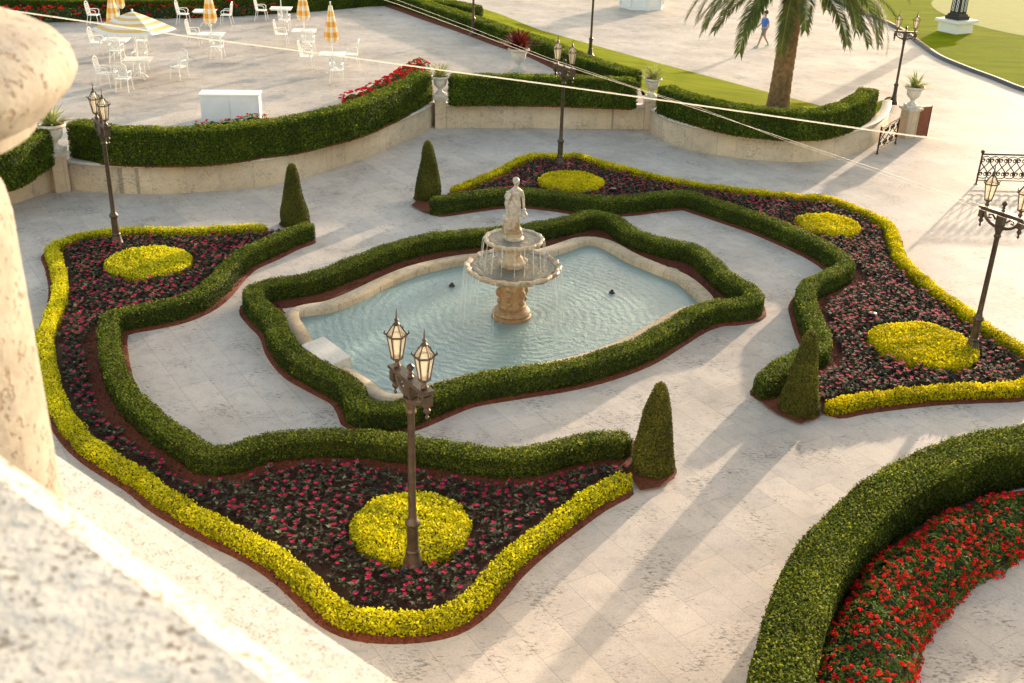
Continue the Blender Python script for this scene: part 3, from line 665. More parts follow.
def plant_arrays(seed, nfl):
    r = np.random.default_rng(seed); V = []; Q = []; val = []
    for k in range(30):
        a = r.uniform(0, 6.283); l = r.uniform(.08, .13); el = r.uniform(.0, .9); w_ = l*.22; z = r.uniform(.05, .12)
        d = np.array([math.cos(a)*math.cos(el), math.sin(a)*math.cos(el), math.sin(el)]); s_ = np.array([-math.sin(a), math.cos(a), 0]); o = np.array([r.normal(0, .012), r.normal(0, .012), z])
        tip = o+d*l+[0, 0, -.02]; b = len(V); V += [o, o+d*l*.5+s_*w_, tip, o+d*l*.5-s_*w_]; Q.append((b, b+1, b+2, b+3)); val.append(r.uniform(0, 1)**1.6)
    FV = []; FQ = []
    for k in range(nfl):
        a = r.uniform(0, 6.283); rr = r.uniform(.0, .06); c = np.array([rr*math.cos(a), rr*math.sin(a), r.uniform(.165, .20)]); s = r.uniform(.032, .044); t = r.uniform(0, 6)
        for p in range(5):
            g = t+p*1.2566; d = np.array([math.cos(g), math.sin(g), .12]); e = np.array([-math.sin(g), math.cos(g), 0]); b = len(FV)
            FV += [c, c+d*s*.6+e*s*.5, c+d*s*1.05, c+d*s*.6-e*s*.5]; FQ.append((b, b+1, b+2, b+3))
    return (np.array(V), np.array(Q), np.array(val)), ((np.array(FV), np.array(FQ)) if nfl else None)
variants = [plant_arrays(100+i, n) for i, n in enumerate((1, 0, 1, 2, 1, 0, 2, 1))]
order = np.argsort(np.linalg.norm(np.c_[B1, np.zeros(len(B1))]-CAMP, axis=1))
near = B1[order[:300]]; rest = np.vstack([B1[order[300:]], B2])
vm = []
for i, (lf, fl) in enumerate(variants):
    me = np_mesh('bedding_plant', [(lf[0], lf[1], 0, lf[2])], None, [M['bronze_leaf']], False)
    fm = np_mesh('blossom', [(fl[0], fl[1], 0, np.random.default_rng(i).uniform(0, 1, len(fl[1])))], None, [M['pink']], False) if fl else None
    vm.append((me, fm))
for i, (x, y) in enumerate(near):
    me, fm = vm[int(rng.integers(0, 8))]
    o = bpy.data.objects.new('bedding_plant', me); C.objects.link(o); o.location = (x, y, .03); o.rotation_euler.z = rng.uniform(0, 6.28); s = rng.uniform(.85, 1.15); o.scale = (s, s, s)
    if fm:
        tag(o, 'low dark bronze leaved bedding plant with pink blossom near the closest lamp post', 'bedding plant', 'pink blossoming bedding plants at the near end of the left bed')
        b = bpy.data.objects.new('blossom', fm); C.objects.link(b); b.parent = o
    else: tag(o, 'low dark bronze leaved bedding plant without blossom near the closest lamp post', 'bedding plant', 'bedding plants out of blossom at the near end of the left bed')
LV = []; LQ = []; LA = []; FV = []; FQ = []; kl = kf = 0
for x, y in rest:
    lf, fl = variants[int(rng.integers(0, 8))]; a = rng.uniform(0, 6.28); s = rng.uniform(.9, 1.25)
    Rm = np.array([[math.cos(a), -math.sin(a), 0], [math.sin(a), math.cos(a), 0], [0, 0, 1]]).T*s; off = np.array([x, y, .03])
    LV.append(lf[0]@Rm+off); LQ.append(lf[1]+kl); LA.append(lf[2]); kl += len(lf[0])
    if fl: FV.append(fl[0]@Rm+off); FQ.append(fl[1]+kf); kf += len(fl[0])
LV = np.vstack(LV); LQ = np.vstack(LQ); FV = np.vstack(FV); FQ = np.vstack(FQ)
tag(np_mesh('bedding_plants', [(LV, LQ, 0, np.concatenate(LA)), (FV, FQ, 1, rng.uniform(0, 1, len(FQ)))], None, [M['bronze_leaf'], M['pink']]),
    'dark leaved bedding plants with pink blossoms filling the farther parts of both beds', 'bedding plants', kind='stuff')

# =================================================================== LAMPS
def lantern(parent, loc, big=1.0):
    x, y, z = loc
    m = MB(); hx = 6
    m.lathe([(.030, 0), (.055, .02), (.030, .06), (.028, .09), (.075, .12), (.08, .135)], loc, 10)           # stem and bottom cup
    rb, rt, zb, zt = .075, .130, .135, .47
    for i in range(hx):
        a = 2*math.pi*i/hx; m.tube([(x+rb*math.cos(a), y+rb*math.sin(a), z+zb), (x+rt*math.cos(a), y+rt*math.sin(a), z+zt)], .011, 4)
        m.tube([(x+rt*math.cos(a), y+rt*math.sin(a), z+zt), (x+rt*1.28*math.cos(a), y+rt*1.28*math.sin(a), z+zt+.035), (x+rt*1.22*math.cos(a), y+rt*1.22*math.sin(a), z+zt+.075)], [.012, .012, .004], 4)
    m.lathe([(rt-.014, zt-.012), (rt+.012, zt-.012), (rt+.012, zt+.01), (rt-.014, zt+.01)], loc, 6, cap=False)
    m.lathe([(rb+.012, zb-.01), (rb+.012, zb+.012), (rb-.01, zb+.012)], loc, 6, cap=False)
    for i in range(hx):
        a = 2*math.pi*i/hx; m.tube([(x+(rt+.008)*math.cos(a), y+(rt+.008)*math.sin(a), z+zt+.01), (x+.035*math.cos(a), y+.035*math.sin(a), z+.64)], .010, 4)
    m.lathe([(.045, .625), (.05, .64), (.03, .66), (.02, .68), (.032, .70), (.012, .73), (.009, .80), (.001, .88)], loc, 8)
    o = m.build('lantern', M['bronze'], parent, True)
    g = MB(); g.lathe([(rb-.006, zb+.005), (rt-.008, zt-.005)], loc, 6, cap=False); g.lathe([(rt-.004, zt+.006), (.038, .625)], loc, 6, cap=False); g.build('pane', M['glass'], o)
    return o
def lamp_post(loc, rz, label, scale=1.0):
    t = empty('street_lamp', loc, label, 'street lamp', 'twin lantern lamp posts', rz)
    m = MB(); m.lathe([(.21, 0), (.21, .04), (.185, .06), (.195, .09), (.15, .14), (.125, .22), (.105, .33), (.098, .36), (.108, .38), (.095, .41)], n=20); m.build('base', M['bronze'], t, True)
    m = MB(); m.lathe([(.085, .40), (.082, .80), (.105, .82), (.11, .85), (.105, .88), (.075, .91), (.062, .95), (.056, 1.0), (.050, 2.62), (.062, 2.64), (.075, 2.67), (.06, 2.70), (.06, 2.74), (.10, 2.86), (.105, 2.9)], n=18); m.build('pole', M['bronze'], t, True)
    m = MB()
    m.box((0, 0, 3.02), (.15, .13, .25)); m.box((0, 0, 3.165), (.98, .17, .045)); m.box((0, 0, 3.125), (.90, .13, .035))
    for s in (-1, 1):
        m.box((s*.43, 0, 3.03), (.10, .13, .15))
        # scalloped bracket under the bar
        pts = [(s*(.07+.32*math.sin(a)), 0, 2.86+.24*(1-math.cos(a))) for a in np.linspace(0, 1.57, 7)]
        m.tube(pts, [.045, .04, .035, .033, .033, .035, .04], 6)
        m.tube([(s*.12, 0, 2.98), (s*.2, 0, 3.06), (s*.28, 0, 3.04), (s*.27, 0, 2.98), (s*.22, 0, 2.99)], .02, 5)
        m.lathe([(.001, 2.74), (.022, 2.76), (.028, 2.785), (.014, 2.81), (.02, 2.83), (.045, 2.86), (.05, 2.89), (.03, 2.92), (.05, 2.955)], (s*.43, 0, 0), 10)
    m.build('crossbar', M['bronze'], t, True)
    m = MB(); m.lathe([(.035, 3.187), (.045, 3.20), (.02, 3.23), (.04, 3.255), (.022, 3.285), (.052, 3.33), (.05, 3.36), (.02, 3.39), (.001, 3.405)], n=12); m.build('finial', M['bronze'], t, True)
    for s in (-1, 1):
        lantern(t, (s*.37, 0, 3.19))
    t.scale = (scale,)*3
    return t
LA_ = R(-55)
def gl(px, py, z=0): return tuple(G(px, py, z))
lamp_post(gl(413, 571), LA_, 'nearest bronze twin lantern lamp post, standing before a yellow cushion in the left bed')
lamp_post(gl(970, 355), LA_, 'bronze twin lantern lamp post at the right edge of the photo beside a yellow cushion')
lamp_post(gl(118, 248), LA_, 'bronze lamp post leaning left in the photo, at the far corner of the left bed')
lamp_post(gl(559.5, 167.5), LA_, 'bronze twin lantern lamp post at the back of the garden behind the statue')
lamp_post(gl(893, 104, .1), R(-12), 'dark twin lantern lamp post beside the gate pier, right of the palm', .89)
lamp_post(gl(590, 57, .5), R(-5), 'dark lamp post rising from the lawn strip behind the boundary hedge', .92)
lamp_post(gl(473, 36, ZT), R(-5), 'dark lamp post in the boundary hedge at the top edge of the photo', .92)

# =================================================================== FOUNTAIN
fo = empty('fountain', (FX, FY, 0), 'two tiered scalloped stone fountain with a draped woman statue, standing in the pool', 'fountain')
def scal(nl, amp): return lambda a, z: 1+amp*abs(math.cos(a*nl/2))
m = MB(); m.lathe([(.44, 0), (.44, .10), (.40, .13), (.42, .17), (.40, .22), (.34, .26), (.30, .28)], n=32); m.build('plinth', M['fountain'], fo, True)
m = MB(); m.lathe([(.29, .26), (.31, .34), (.27, .42), (.285, .6), (.28, .78), (.25, .88), (.30, .95), (.24, 1.0)], n=48, fr=lambda a, z: 1+.09*math.sin(6*a)*math.sin(max(0, z-.3)*5))
for k in range(6):
    a = k*math.pi/3+.3; m.ball((.30*math.cos(a), .30*math.sin(a), .66), .075, 7, sz=1.5); m.ball((.29*math.cos(a), .29*math.sin(a), .46), .06, 7)
m.build('pedestal', M['fountain'], fo, True)
m = MB(); m.lathe([(.22, .97), (.34, .99), (.55, 1.01), (.76, 1.06), (.92, 1.14), (.975, 1.19), (1.0, 1.225), (1.005, 1.26), (.98, 1.285), (.94, 1.28), (.90, 1.25), (.84, 1.20), (.4, 1.15), (.2, 1.15)], n=144, fr=lambda a, z: 1+(.055 if z > 1.15 else .045)*abs(math.cos(a*8))+.012*math.sin(a*37)*(z > 1.1))
m.build('lower_bowl', M['fountain'], fo, True)
m = MB(); m.lathe([(.001, 1.25), (.905, 1.25)], n=48, cap=False); m.build('bowl_water', M['bowl_water'], fo)
m = MB(); m.lathe([(.20, 1.15), (.24, 1.22), (.26, 1.36), (.20, 1.42), (.16, 1.5), (.18, 1.62), (.22, 1.70)], n=32, fr=lambda a, z: 1+.12*abs(math.sin(4*a)) if z < 1.45 else 1)
for k in range(4):
    a = k*math.pi/2+.2; m.ball((.24*math.cos(a), .24*math.sin(a), 1.36), .085, 8, sz=.8)
m.build('stem', M['fountain'], fo, True)
m = MB(); m.lathe([(.16, 1.66), (.30, 1.69), (.46, 1.73), (.57, 1.79), (.61, 1.835), (.62, 1.875), (.60, 1.90), (.56, 1.895), (.53, 1.86), (.3, 1.82), (.15, 1.82)], n=126, fr=lambda a, z: 1+(.06 if z > 1.75 else .04)*abs(math.cos(a*7))+.012*math.sin(a*31)*(z > 1.75))
m.build('upper_bowl', M['fountain'], fo, True)
m = MB(); m.lathe([(.001, 1.876), (.54, 1.876)], n=40, cap=False); m.build('bowl_water', M['bowl_water'], fo)
# falling threads of water
m = MB(); rr = random.Random(4)
for k in range(20):
    a = 2*math.pi*k/20+rr.uniform(-.06, .06); r0 = .655
    pts = [(r0*math.cos(a)*(1+.02*q), r0*math.sin(a)*(1+.02*q), 1.875-.63*(q/5)**1.4) for q in range(6)]
    m.tube(pts, [.009, .006, .005, .0045, .004, .004], 5)
for k in range(32):
    if rr.random() < .5: continue
    a = 2*math.pi*k/32+.05; r0 = 1.045
    pts = [(r0*math.cos(a)*(1+.015*q), r0*math.sin(a)*(1+.015*q), 1.255-1.19*(q/6)**1.4) for q in range(7)]
    m.tube(pts, [.009, .006, .005, .0045, .004, .004, .004], 5)
m.build('water_threads', M['spray'], fo, True)
# statue : draped woman, jug on shoulder, tree stump at her side
def statue(parent, z0):
    m = MB(); n = 36
    # loft of draped body: (z, cx, cy, rx, ry, fold)
    prof = [(0.00, .00, 0, .20, .18, .05), (.10, .0, 0, .19, .17, .08), (.16, .01, 0, .135, .125, .12), (.30, .0, 0, .125, .115, .14), (.45, -.01, 0, .13, .115, .13), (.60, -.02, 0, .145, .125, .11), (.72, -.015, 0, .155, .13, .08),
            (.82, .0, 0, .13, .11, .06), (.90, .01, 0, .11, .09, .04), (.98, .01, -.005, .125, .10, .03), (1.07, .01, -.01, .14, .105, .02), (1.13, .01, 0, .135, .085, .02), (1.17, .01, 0, .09, .07, 0), (1.20, .01, 0, .05, .05, 0), (1.25, .01, 0, .042, .045, 0)]
    vs = []; fs = []
    for j, (z, cx, cy, rx, ry, fd) in enumerate(prof):
        for i in range(n):
            a = 2*math.pi*i/n; k = 1+fd*(.6*math.sin(a*7+z*5)+.4*math.sin(a*11-z*9)); vs.append((cx+rx*k*math.cos(a), cy+ry*k*math.sin(a), z))
    for j in range(len(prof)-1):
        for i in range(n): fs.append((j*n+i, j*n+(i+1) % n, (j+1)*n+(i+1) % n, (j+1)*n+i))
    fs.append(tuple(range(n-1, -1, -1))); fs.append(tuple((len(prof)-1)*n+i for i in range(n))); m.add(vs, fs)
    m.ball((.015, -.01, 1.335), .078, 12, sz=1.22); m.ball((.015, .025, 1.36), .085, 10); m.ball((.02, .09, 1.34), .045, 8)      # head, hair, bun
    m.lathe([(.014, 0), (.006, .03)], (.012, -.098, 1.325), 6)                                                                # nose
    m.tube([(.14, 0, 1.10), (.19, .0, .95), (.20, -.02, .82), (.20, -.07, .68)], [.05, .042, .036, .03], 8)                      # right arm hanging with jug
    m.ball((.20, -.09, .64), .04, 7); m.lathe([(.03, .42), (.075, .46), (.085, .52), (.05, .58), (.03, .62), (.05, .65)], (.205, -.10, 0), 12)
    m.tube([(-.12, 0, 1.10), (-.21, -.03, 1.0), (-.23, -.06, .93), (-.17, -.12, 1.02), (-.13, -.12, 1.08)], [.05, .042, .038, .032, .028], 8)   # left arm bent up
    m.lathe([(.02, -.12), (.07, -.08), (.08, 0), (.04, .07), (.055, .1)], (-.20, -.08, 1.02), 12)
    m.tube([(-.17, -.02, 1.0), (-.2, -.01, .8), (-.17, -.03, .6), (-.19, -.02, .4)], [.05, .06, .05, .04], 8)                     # drapery hanging
    m.lathe([(.12, 0), (.11, .1), (.085, .25), (.095, .38), (.11, .42), (.10, .46)], (-.17, .03, .0), 14, fr=lambda a, z: 1+.1*math.sin(5*a))     # stump
    o = m.build('statue', M['statue'], parent, True); o.scale = (.90, .90, .85)
    md = o.modifiers.new('remesh', 'REMESH'); md.mode = 'VOXEL'; md.voxel_size = .014; md.use_smooth_shade = True
    o.location = (0, 0, z0); o.rotation_euler.z = R(15); return o
m = MB(); m.lathe([(.21, 1.82), (.22, 1.90), (.17, 1.93), (.19, 1.99), (.20, 2.01)], n=20); m.build('statue_plinth', M['fountain'], fo, True)
statue(fo, 1.995)

# slab standing in the near left corner of the pool, small pool lights, garden spots
def prism(name, pts, z0, z1, mat, parent=None, bevel=0):
    n = len(pts); m = MB(); m.add([(*p, z0) for p in pts]+[(*p, z1) for p in pts], [tuple(range(n-1, -1, -1)), tuple(range(n, 2*n))]+[(i, (i+1) % n, n+(i+1) % n, n+i) for i in range(n)])
    return m.build(name, mat, parent, bevel=bevel)
sl = GP([(300, 345), (324, 336), (351, 356), (330, 366)], .36)
tag(prism('stone_slab', [tuple(p) for p in sl], .02, .36, M['stone_urn'], bevel=.012), 'pale flat stone slab standing in the pool against the left rim', 'slab')
m0 = None
for px, lb in (((452, 286), 'small dark float on the pool water left of the fountain'), ((612, 293), 'small dark float on the pool water right of the fountain'), ((576, 359), 'small dark float on the pool water near the front hedge')):
    c = G(*px, .06); m = MB(); m.lathe([(.05, 0), (.075, .01), (.07, .035), (.04, .05), (.03, .085), (.012, .09)], n=12)
    o = m.build('pool_float', M['black_iron'], None, True); o.location = tuple(c); tag(o, lb, 'float', 'small dark floats on the pool')
for px, lb in (((613, 190), 'pale topped garden spotlight among the flowers right of the back lamp'), ((872, 315), 'dark can garden spotlight with pale glass among the flowers left of the big yellow cushion')):
    c = G(*px, .2); t = empty('garden_spotlight', (c[0], c[1], .03), lb, 'spotlight')
    m = MB(); m.lathe([(.03, 0), (.03, .06), (.09, .08), (.095, .22), (.085, .225)], n=14); m.build('housing', M['black_iron'], t, True)
    m = MB(); m.lathe([(.001, .222), (.083, .222)], n=14, cap=False); m.build('lens', M['stone_urn'], t)

# =================================================================== URNS
def urn(loc, label, kind='agave', s=1.0, seed=1):
    t = empty('urn', loc, label, 'urn', 'planted stone urns')
    m = MB(); m.box((0, 0, .04), (.42, .42, .08)); m.lathe([(.17, .08), (.16, .11), (.085, .17), (.075, .22), (.09, .25), (.10, .27), (.17, .33), (.22, .42), (.235, .52), (.25, .58), (.31, .62), (.335, .645), (.335, .68), (.30, .70), (.285, .68), (.27, .62)], n=28, fr=lambda a, z: 1+(.035*abs(math.sin(a*8)) if .3 < z < .5 else 0))
    m.build('bowl', M['stone_urn'], t, True)
    m = MB(); m.lathe([(.001, .645), (.275, .64)], n=20, cap=False); m.build('soil', M['mulch'], t)
    r = np.random.default_rng(seed); V = []; Q = []; va = []
    nb, ln, wd = (64, .64, .034) if kind == 'agave' else (110, .72, .06)
    for k in range(nb):
        a = r.uniform(0, 6.283); el = r.uniform(.35, 1.45); l = ln*r.uniform(.7, 1.1); dx = np.array([math.cos(a), math.sin(a), 0]); sx = np.array([-math.sin(a), math.cos(a), 0])
        p = np.array([0, 0, .64])+dx*.04; pts = []
        for q in range(5):
            u = q/4; pts.append((p.copy(), wd*(1-.2*u)*math.sin(math.pi*min(1, .35+u*.65))+.002)); e = el-u*.75; p = p+(dx*math.cos(e)+np.array([0, 0, math.sin(e)]))*l/4
        b = len(V)
        for p_, w_ in pts: V += [p_+sx*w_, p_-sx*w_]
        for q in range(4): Q.append((b+2*q, b+2*q+1, b+2*q+3, b+2*q+2)); va.append(r.uniform(0, 1))
    np_mesh('plant', [(np.array(V), np.array(Q), 0, np.array(va))], t, [M['agave' if kind == 'agave' else 'bromeliad']])
    t.scale = (s, s, s); return t
def pier(loc, h, w_, rz, label):
    t = empty('pedestal', loc, label, 'pedestal', 'stone urn pedestals', rz)
    m = MB(); m.box((0, 0, h/2-.05), (w_, w_, h-.1)); m.build('shaft', M['travertine_wall'], t, bevel=.01)
    m = MB(); m.box((0, 0, h-.075), (w_+.06, w_+.06, .05)); m.box((0, 0, h-.02), (w_+.16, w_+.16, .07)); m.build('cap', M['coping'], t, bevel=.01)
    return t
pl = G(64, 190, 0)
pier((pl[0]-.05, pl[1]-.05, 0), ZT+.30, .42, R(38), 'stone pedestal at the left corner where two retaining walls meet')
urn((pl[0]-.05, pl[1]-.05, ZT+.315), 'stone urn with a spiky plant at the left wall corner beside the near stone pier', s=1.12, seed=2)
pm = G(440, 127.5, 0); pier((pm[0], pm[1]+.05, 0), ZT+.27, .38, R(8), 'stone pedestal where the curved wall meets the middle wall')
urn((pm[0], pm[1]+.05, ZT+.285), 'stone urn with a spiky plant at the end of the curved hedge', s=.98, seed=3)
pr_ = G(649, 129.5, 0); pier((pr_[0], pr_[1]+.1, 0), ZT+.27, .46, R(4), 'stone pedestal where the middle wall meets the palm lawn wall')
urn((pr_[0], pr_[1]+.1, ZT+.285), 'stone urn with a sparse plant between the middle hedge and the palm hedge', s=1.0, seed=4)
pg = G(908, 139, 0); pier((pg[0], pg[1]+.25, 0), 1.08, .46, R(20), 'tall white stone pier beside the red brown panel at the gate')
urn((pg[0], pg[1]+.25, 1.095), 'stone urn with a big spiky agave on top of the gate pier', s=1.05, seed=5)
pb = G(518, 73, ZT)
urn((pb[0], pb[1]+.4, ZT), 'white urn with a large dark red bromeliad in front of the slanting hedge', 'brom', 1.3, 6)

# red brown panel
pa = G(920, 137.5, 0)
t = empty('gate_panel', (pa[0]+.05, pa[1]+.15, 0), 'red brown wooden panel standing beside the white gate pier', 'panel', rz=R(25))
m = MB(); m.box((0, 0, .55), (.50, .05, 1.06)); 
for k in range(5): m.box((-.2+.1*k, -.03, .55), (.085, .012, .98))
m.build('board', M['wood'], t, bevel=.004)
m = MB(); m.box((.27, 0, .56), (.05, .07, 1.12)); m.box((-.27, 0, .56), (.05, .07, 1.12)); m.build('frame', M['black_iron'], t)
m = MB(); m.box((0, 0, 1.10), (.5, .09, .04)); m.build('top_cap', M['white'], t)

# iron railings
def railing(p0, p1, h, label, nscroll, ball=False):
    p0 = Vector(p0); p1 = Vector(p1); d = (p1-p0); L_ = d.length; rz = math.atan2(d.y, d.x)
    t = empty('iron_railing', p0, label, 'railing', 'black iron scroll railings', rz)
    npost = max(2, int(round(L_/1.9))+1)
    for k in range(npost):
        x = L_*k/(npost-1)
        m = MB(); m.lathe([(.06, 0), (.06, .015), (.028, .02), (.026, h), (.035, h+.02)], (x, 0, 0), 10)
        if ball and k == 0: m.ball((x, 0, h+.06), .06, 10)
        m.build('post', M['black_iron'], t, True)
    m = MB(); m.tube([(0, 0, h-.02), (L_, 0, h-.02)], .026, 8); m.tube([(0, 0, .13), (L_, 0, .13)], .018, 6); m.build('rail', M['black_iron'], t)
    m = MB(); w_ = L_/nscroll
    for k in range(nscroll):
        cx = (k+.5)*w_; hh = h-.15
        for sgn_ in (1, -1):
            pts = []
            for u in np.linspace(0, 1, 22):       # S scroll curling at both ends
                ang = (u-.5)*2; z = .13+hh*(.5+.42*math.sin(ang*1.57)); x = cx+sgn_*w_*.55*math.sin(ang*math.pi)
                pts.append((x, .012*sgn_, z))
            m.tube(pts, .017, 5)
            for cz in (.13+hh*.24, .13+hh*.76):
                m.tube([(cx+sgn_*w_*.25+.055*math.cos(a)*(1-a/14), 0, cz+.07*math.sin(a)*(1-a/14)) for a in np.linspace(0, 8.2, 14)], .015, 4)
    m.build('scrollwork', M['black_iron'], t)
    return t
railing(gl(877, 154), gl(895, 144), .93, 'short black iron scroll railing joining the curved wall end to the gate pier', 3)
ra = G(976, 184); rb_ = G(1100, 187)
railing(tuple(ra), tuple(rb_), .98, 'long black iron scroll railing with a round knob at the right edge of the photo', 14, True)

# =================================================================== TERRACE FURNITURE
def make_chair():
    t = empty('garden_chair', (0, 0, 0), 'x', 'chair', 'white cast metal terrace chairs')
    Wm = M['white']; h = .46
    m = MB(); m.box((0, 0, h), (.46, .46, .03)); m.build('seat', Wm, t, bevel=.008)
    for x in (-.2, .2):
        m = MB(); m.tube([(x, -.2, h), (x*1.05, -.23, .25), (x*1.15, -.25, 0)], .018, 6); m.build('leg', Wm, t)
        m = MB(); m.tube([(x, .2, h), (x*1.05, .24, .25), (x*1.15, .30, 0)], .018, 6); m.build('leg', Wm, t)
        m = MB(); m.tube([(x*1.02, .22, h+.22), (x*1.15, .05, h+.24), (x*1.2, -.12, h+.23), (x*1.15, -.18, h+.16), (x*1.05, -.16, h)], .018, 6); m.build('armrest', Wm, t)
    m = MB()
    def bk(x, z): return (x, .21+z*.16, h+z)
    m.tube([bk(-.22, 0), bk(-.23, .3), bk(-.21, .5), bk(-.10, .575), bk(0, .59), bk(.10, .575), bk(.21, .5), bk(.23, .3), bk(.22, 0)], .017, 6)
    for k in range(7):
        x = -.21+k*.07
        m.tube([bk(x, .04), bk(min(.2, x+.1), .28), bk(x, .52)], .009, 4); m.tube([bk(x, .04), bk(max(-.2, x-.1), .28), bk(x, .52)], .009, 4)
    m.tube([bk(-.22, .06), bk(.22, .06)], .012, 4)
    m.build('backrest', Wm, t)
    return t
def make_table():
    t = empty('garden_table', (0, 0, 0), 'x', 'table', 'white terrace tables')
    m = MB(); m.box((0, 0, .73), (1.0, .8, .03)); m.build('tabletop', M['white'], t, bevel=.008)
    m = MB(); m.box((0, 0, .69), (.9, .7, .04)); m.tube([(0, 0, .7), (0, 0, .1)], .045, 8); m.lathe([(.09, .35), (.05, .42), (.05, .30)], n=8)
    for k in range(4):
        a = k*math.pi/2+.78; m.tube([(0, 0, .22), (.18*math.cos(a), .18*math.sin(a), .18), (.34*math.cos(a), .34*math.sin(a), .02)], .025, 6)
    m.build('pedestal', M['white'], t, True)
    return t
def T(px, py): p = G(px, py, ZT); return (p[0], p[1], ZT)
tables = [((140, 79), 8, 'white table under the open striped parasol'), ((118, 58), 5, 'white table just behind the open striped parasol, its leftmost neighbour'), ((213, 52), 5, 'white table under the thick orange checked parasol left of the middle'),
          ((206, 27), 5, 'small looking white table at the top edge left of an orange parasol'), ((282, 24), 5, 'white table at the top edge right of the centre gap'), ((305, 48), 5, 'white table under the second parasol from the right'), ((333, 73), 8, 'white table under the rightmost checked parasol')]
tp = []
tb0 = make_table()
for i, (p, a, lb) in enumerate(tables):
    o = tb0 if i == 0 else copy_tree(tb0)
    o.location = T(*p); o.rotation_euler.z = R(a); o['label'] = lb; tp.append(o.location.copy())
# chairs: foot pixel, facing (degrees the sitter looks towards), label
chairs = [((106, 86), 0, 'white chair at the left end of the parasol table, its side to us'), ((125, 91), 90, 'white chair with its back to us in front of the open parasol table'), ((141, 71), -90, 'white chair behind the open parasol table facing us'),
          ((180, 79), -115, 'lone white chair standing apart on the right of the parasol table'), ((99, 54), 0, 'white chair left of the table behind the open parasol'), ((142, 52), 180, 'white chair right of the table behind the open parasol'),
          ((118, 62), 90, 'white chair in front of the table behind the open parasol'), ((95, 25), 0, 'farthest left white chair, near the top edge'), ((184, 24), 0, 'white chair left of the small table at the top edge'),
          ((195, 45), 0, 'white chair left of the table with the thick checked parasol'), ((218, 58), 90, 'white chair in front of the table with the thick checked parasol'), ((227, 25), 180, 'white chair right of the small table at the top edge'),
          ((198, 15), -90, 'white chair behind the small table at the top edge'), ((262, 20), 0, 'white chair left of the table at the top edge in the middle'), ((285, 30), 90, 'white chair in front of the table at the top edge in the middle'),
          ((282, 45), 0, 'white chair left of the table with the second parasol from the right'), ((309, 53), 90, 'white chair in front of the table with the second parasol from the right'), ((307, 68), 0, 'white chair left of the table with the rightmost parasol'),
          ((352, 66), 180, 'rightmost white chair on the terrace'), ((337, 82), 90, 'white chair in front of the table with the rightmost parasol')]
ch0 = make_chair()
for i, (p, a, lb) in enumerate(chairs):
    o = ch0 if i == 0 else copy_tree(ch0)
    o.location = T(*p); o.rotation_euler.z = R(a+90); o['label'] = lb
# open striped parasol
def open_parasol(base, label):
    t = empty('parasol', base, label, 'parasol', rz=R(12)); n = 6
    m = MB(); m.tube([(0, 0, 0), (0, 0, 2.42)], .022, 8); m.ball((0, 0, 2.45), .04, 8); m.build('pole', M['white'], t, True)
    rings = 9; vs = []; fs = []; mi = []
    for j in range(rings+1):
        u = j/rings; r_ = 1.5*u; z = 2.40-.62*u**1.15
        for i in range(n*4):
            a = 2*math.pi*i/(n*4); f = (i % 4)/4; seg = math.cos(math.pi/n)/math.cos((f-.5)*2*math.pi/n); sag = .05*u*math.sin(math.pi*f)
            vs.append((r_*seg*math.cos(a), r_*seg*math.sin(a), z-sag*.6))
    m = MB(); k = n*4
    for j in range(rings):
        for i in range(k): m.add([vs[j*k+i], vs[j*k+(i+1) % k], vs[(j+1)*k+(i+1) % k], vs[(j+1)*k+i]], [(0, 1, 2, 3)], j % 2)
    m.build('canopy', [M['cream'], M['yellow_cloth']], t)
    for i in range(n):
        a = 2*math.pi*i/n; m = MB(); m.tube([(0, 0, 2.36), (1.5*math.cos(a), 1.5*math.sin(a), 1.76)], .01, 4); m.build('rib', M['white'], t)
    return t
b = tp[0]; open_parasol((b.x, b.y, ZT+.03), 'open parasol with orange and cream stripes over the nearest table')
def folded_parasol(base, label, hb=1.15, ht=2.5, copy=None):
    t = empty('folded_parasol', base, label, 'parasol', 'folded orange checked parasols')
    m = MB(); m.tube([(0, 0, 0), (0, 0, ht+.1)], .022, 8); m.ball((0, 0, ht+.12), .035, 8); m.build('pole', M['white'], t, True)
    n = 32; rings = 14; H_ = ht-hb; vs = []
    for j in range(rings+1):
        u = j/rings; r_ = .07+.17*min(1, u*1.25)-(.05 if j == rings else 0); z = ht-H_*u
        for i in range(n):
            a = 2*math.pi*i/n; k = 1+.16*math.sin(8*a)*min(1, u*2); vs.append((r_*k*math.cos(a), r_*k*math.sin(a), z+.02*math.sin(5*a)*(u > .95)))
    m = MB()
    for j in range(rings):
        for i in range(n):
            s_ = ((i//3) % 2)+((j//2) % 2); m.add([vs[j*n+i], vs[j*n+(i+1) % n], vs[(j+1)*n+(i+1) % n], vs[(j+1)*n+i]], [(0, 1, 2, 3)], s_)
    m.build('canopy', [M['cream'], M['orange_light'], M['orange']], t)
    return t
fp0 = folded_parasol((tp[2].x, tp[2].y, ZT+.03), 'thick folded orange checked parasol over the table left of the middle')
for p, lb in ((tp[5], 'folded orange checked parasol, second from the right'), (tp[6], 'folded orange checked parasol, rightmost of the row'), (tp[1], 'folded orange checked parasol just behind the open striped one'),
              (Vector(T(122, 36)), 'folded orange checked parasol half hidden behind the open one, touching its neighbour'), (tp[4], 'folded parasol at the top edge whose lower hem just shows')):
    o = copy_tree(fp0); o.location = (p.x, p.y, ZT+.03); o['label'] = lb
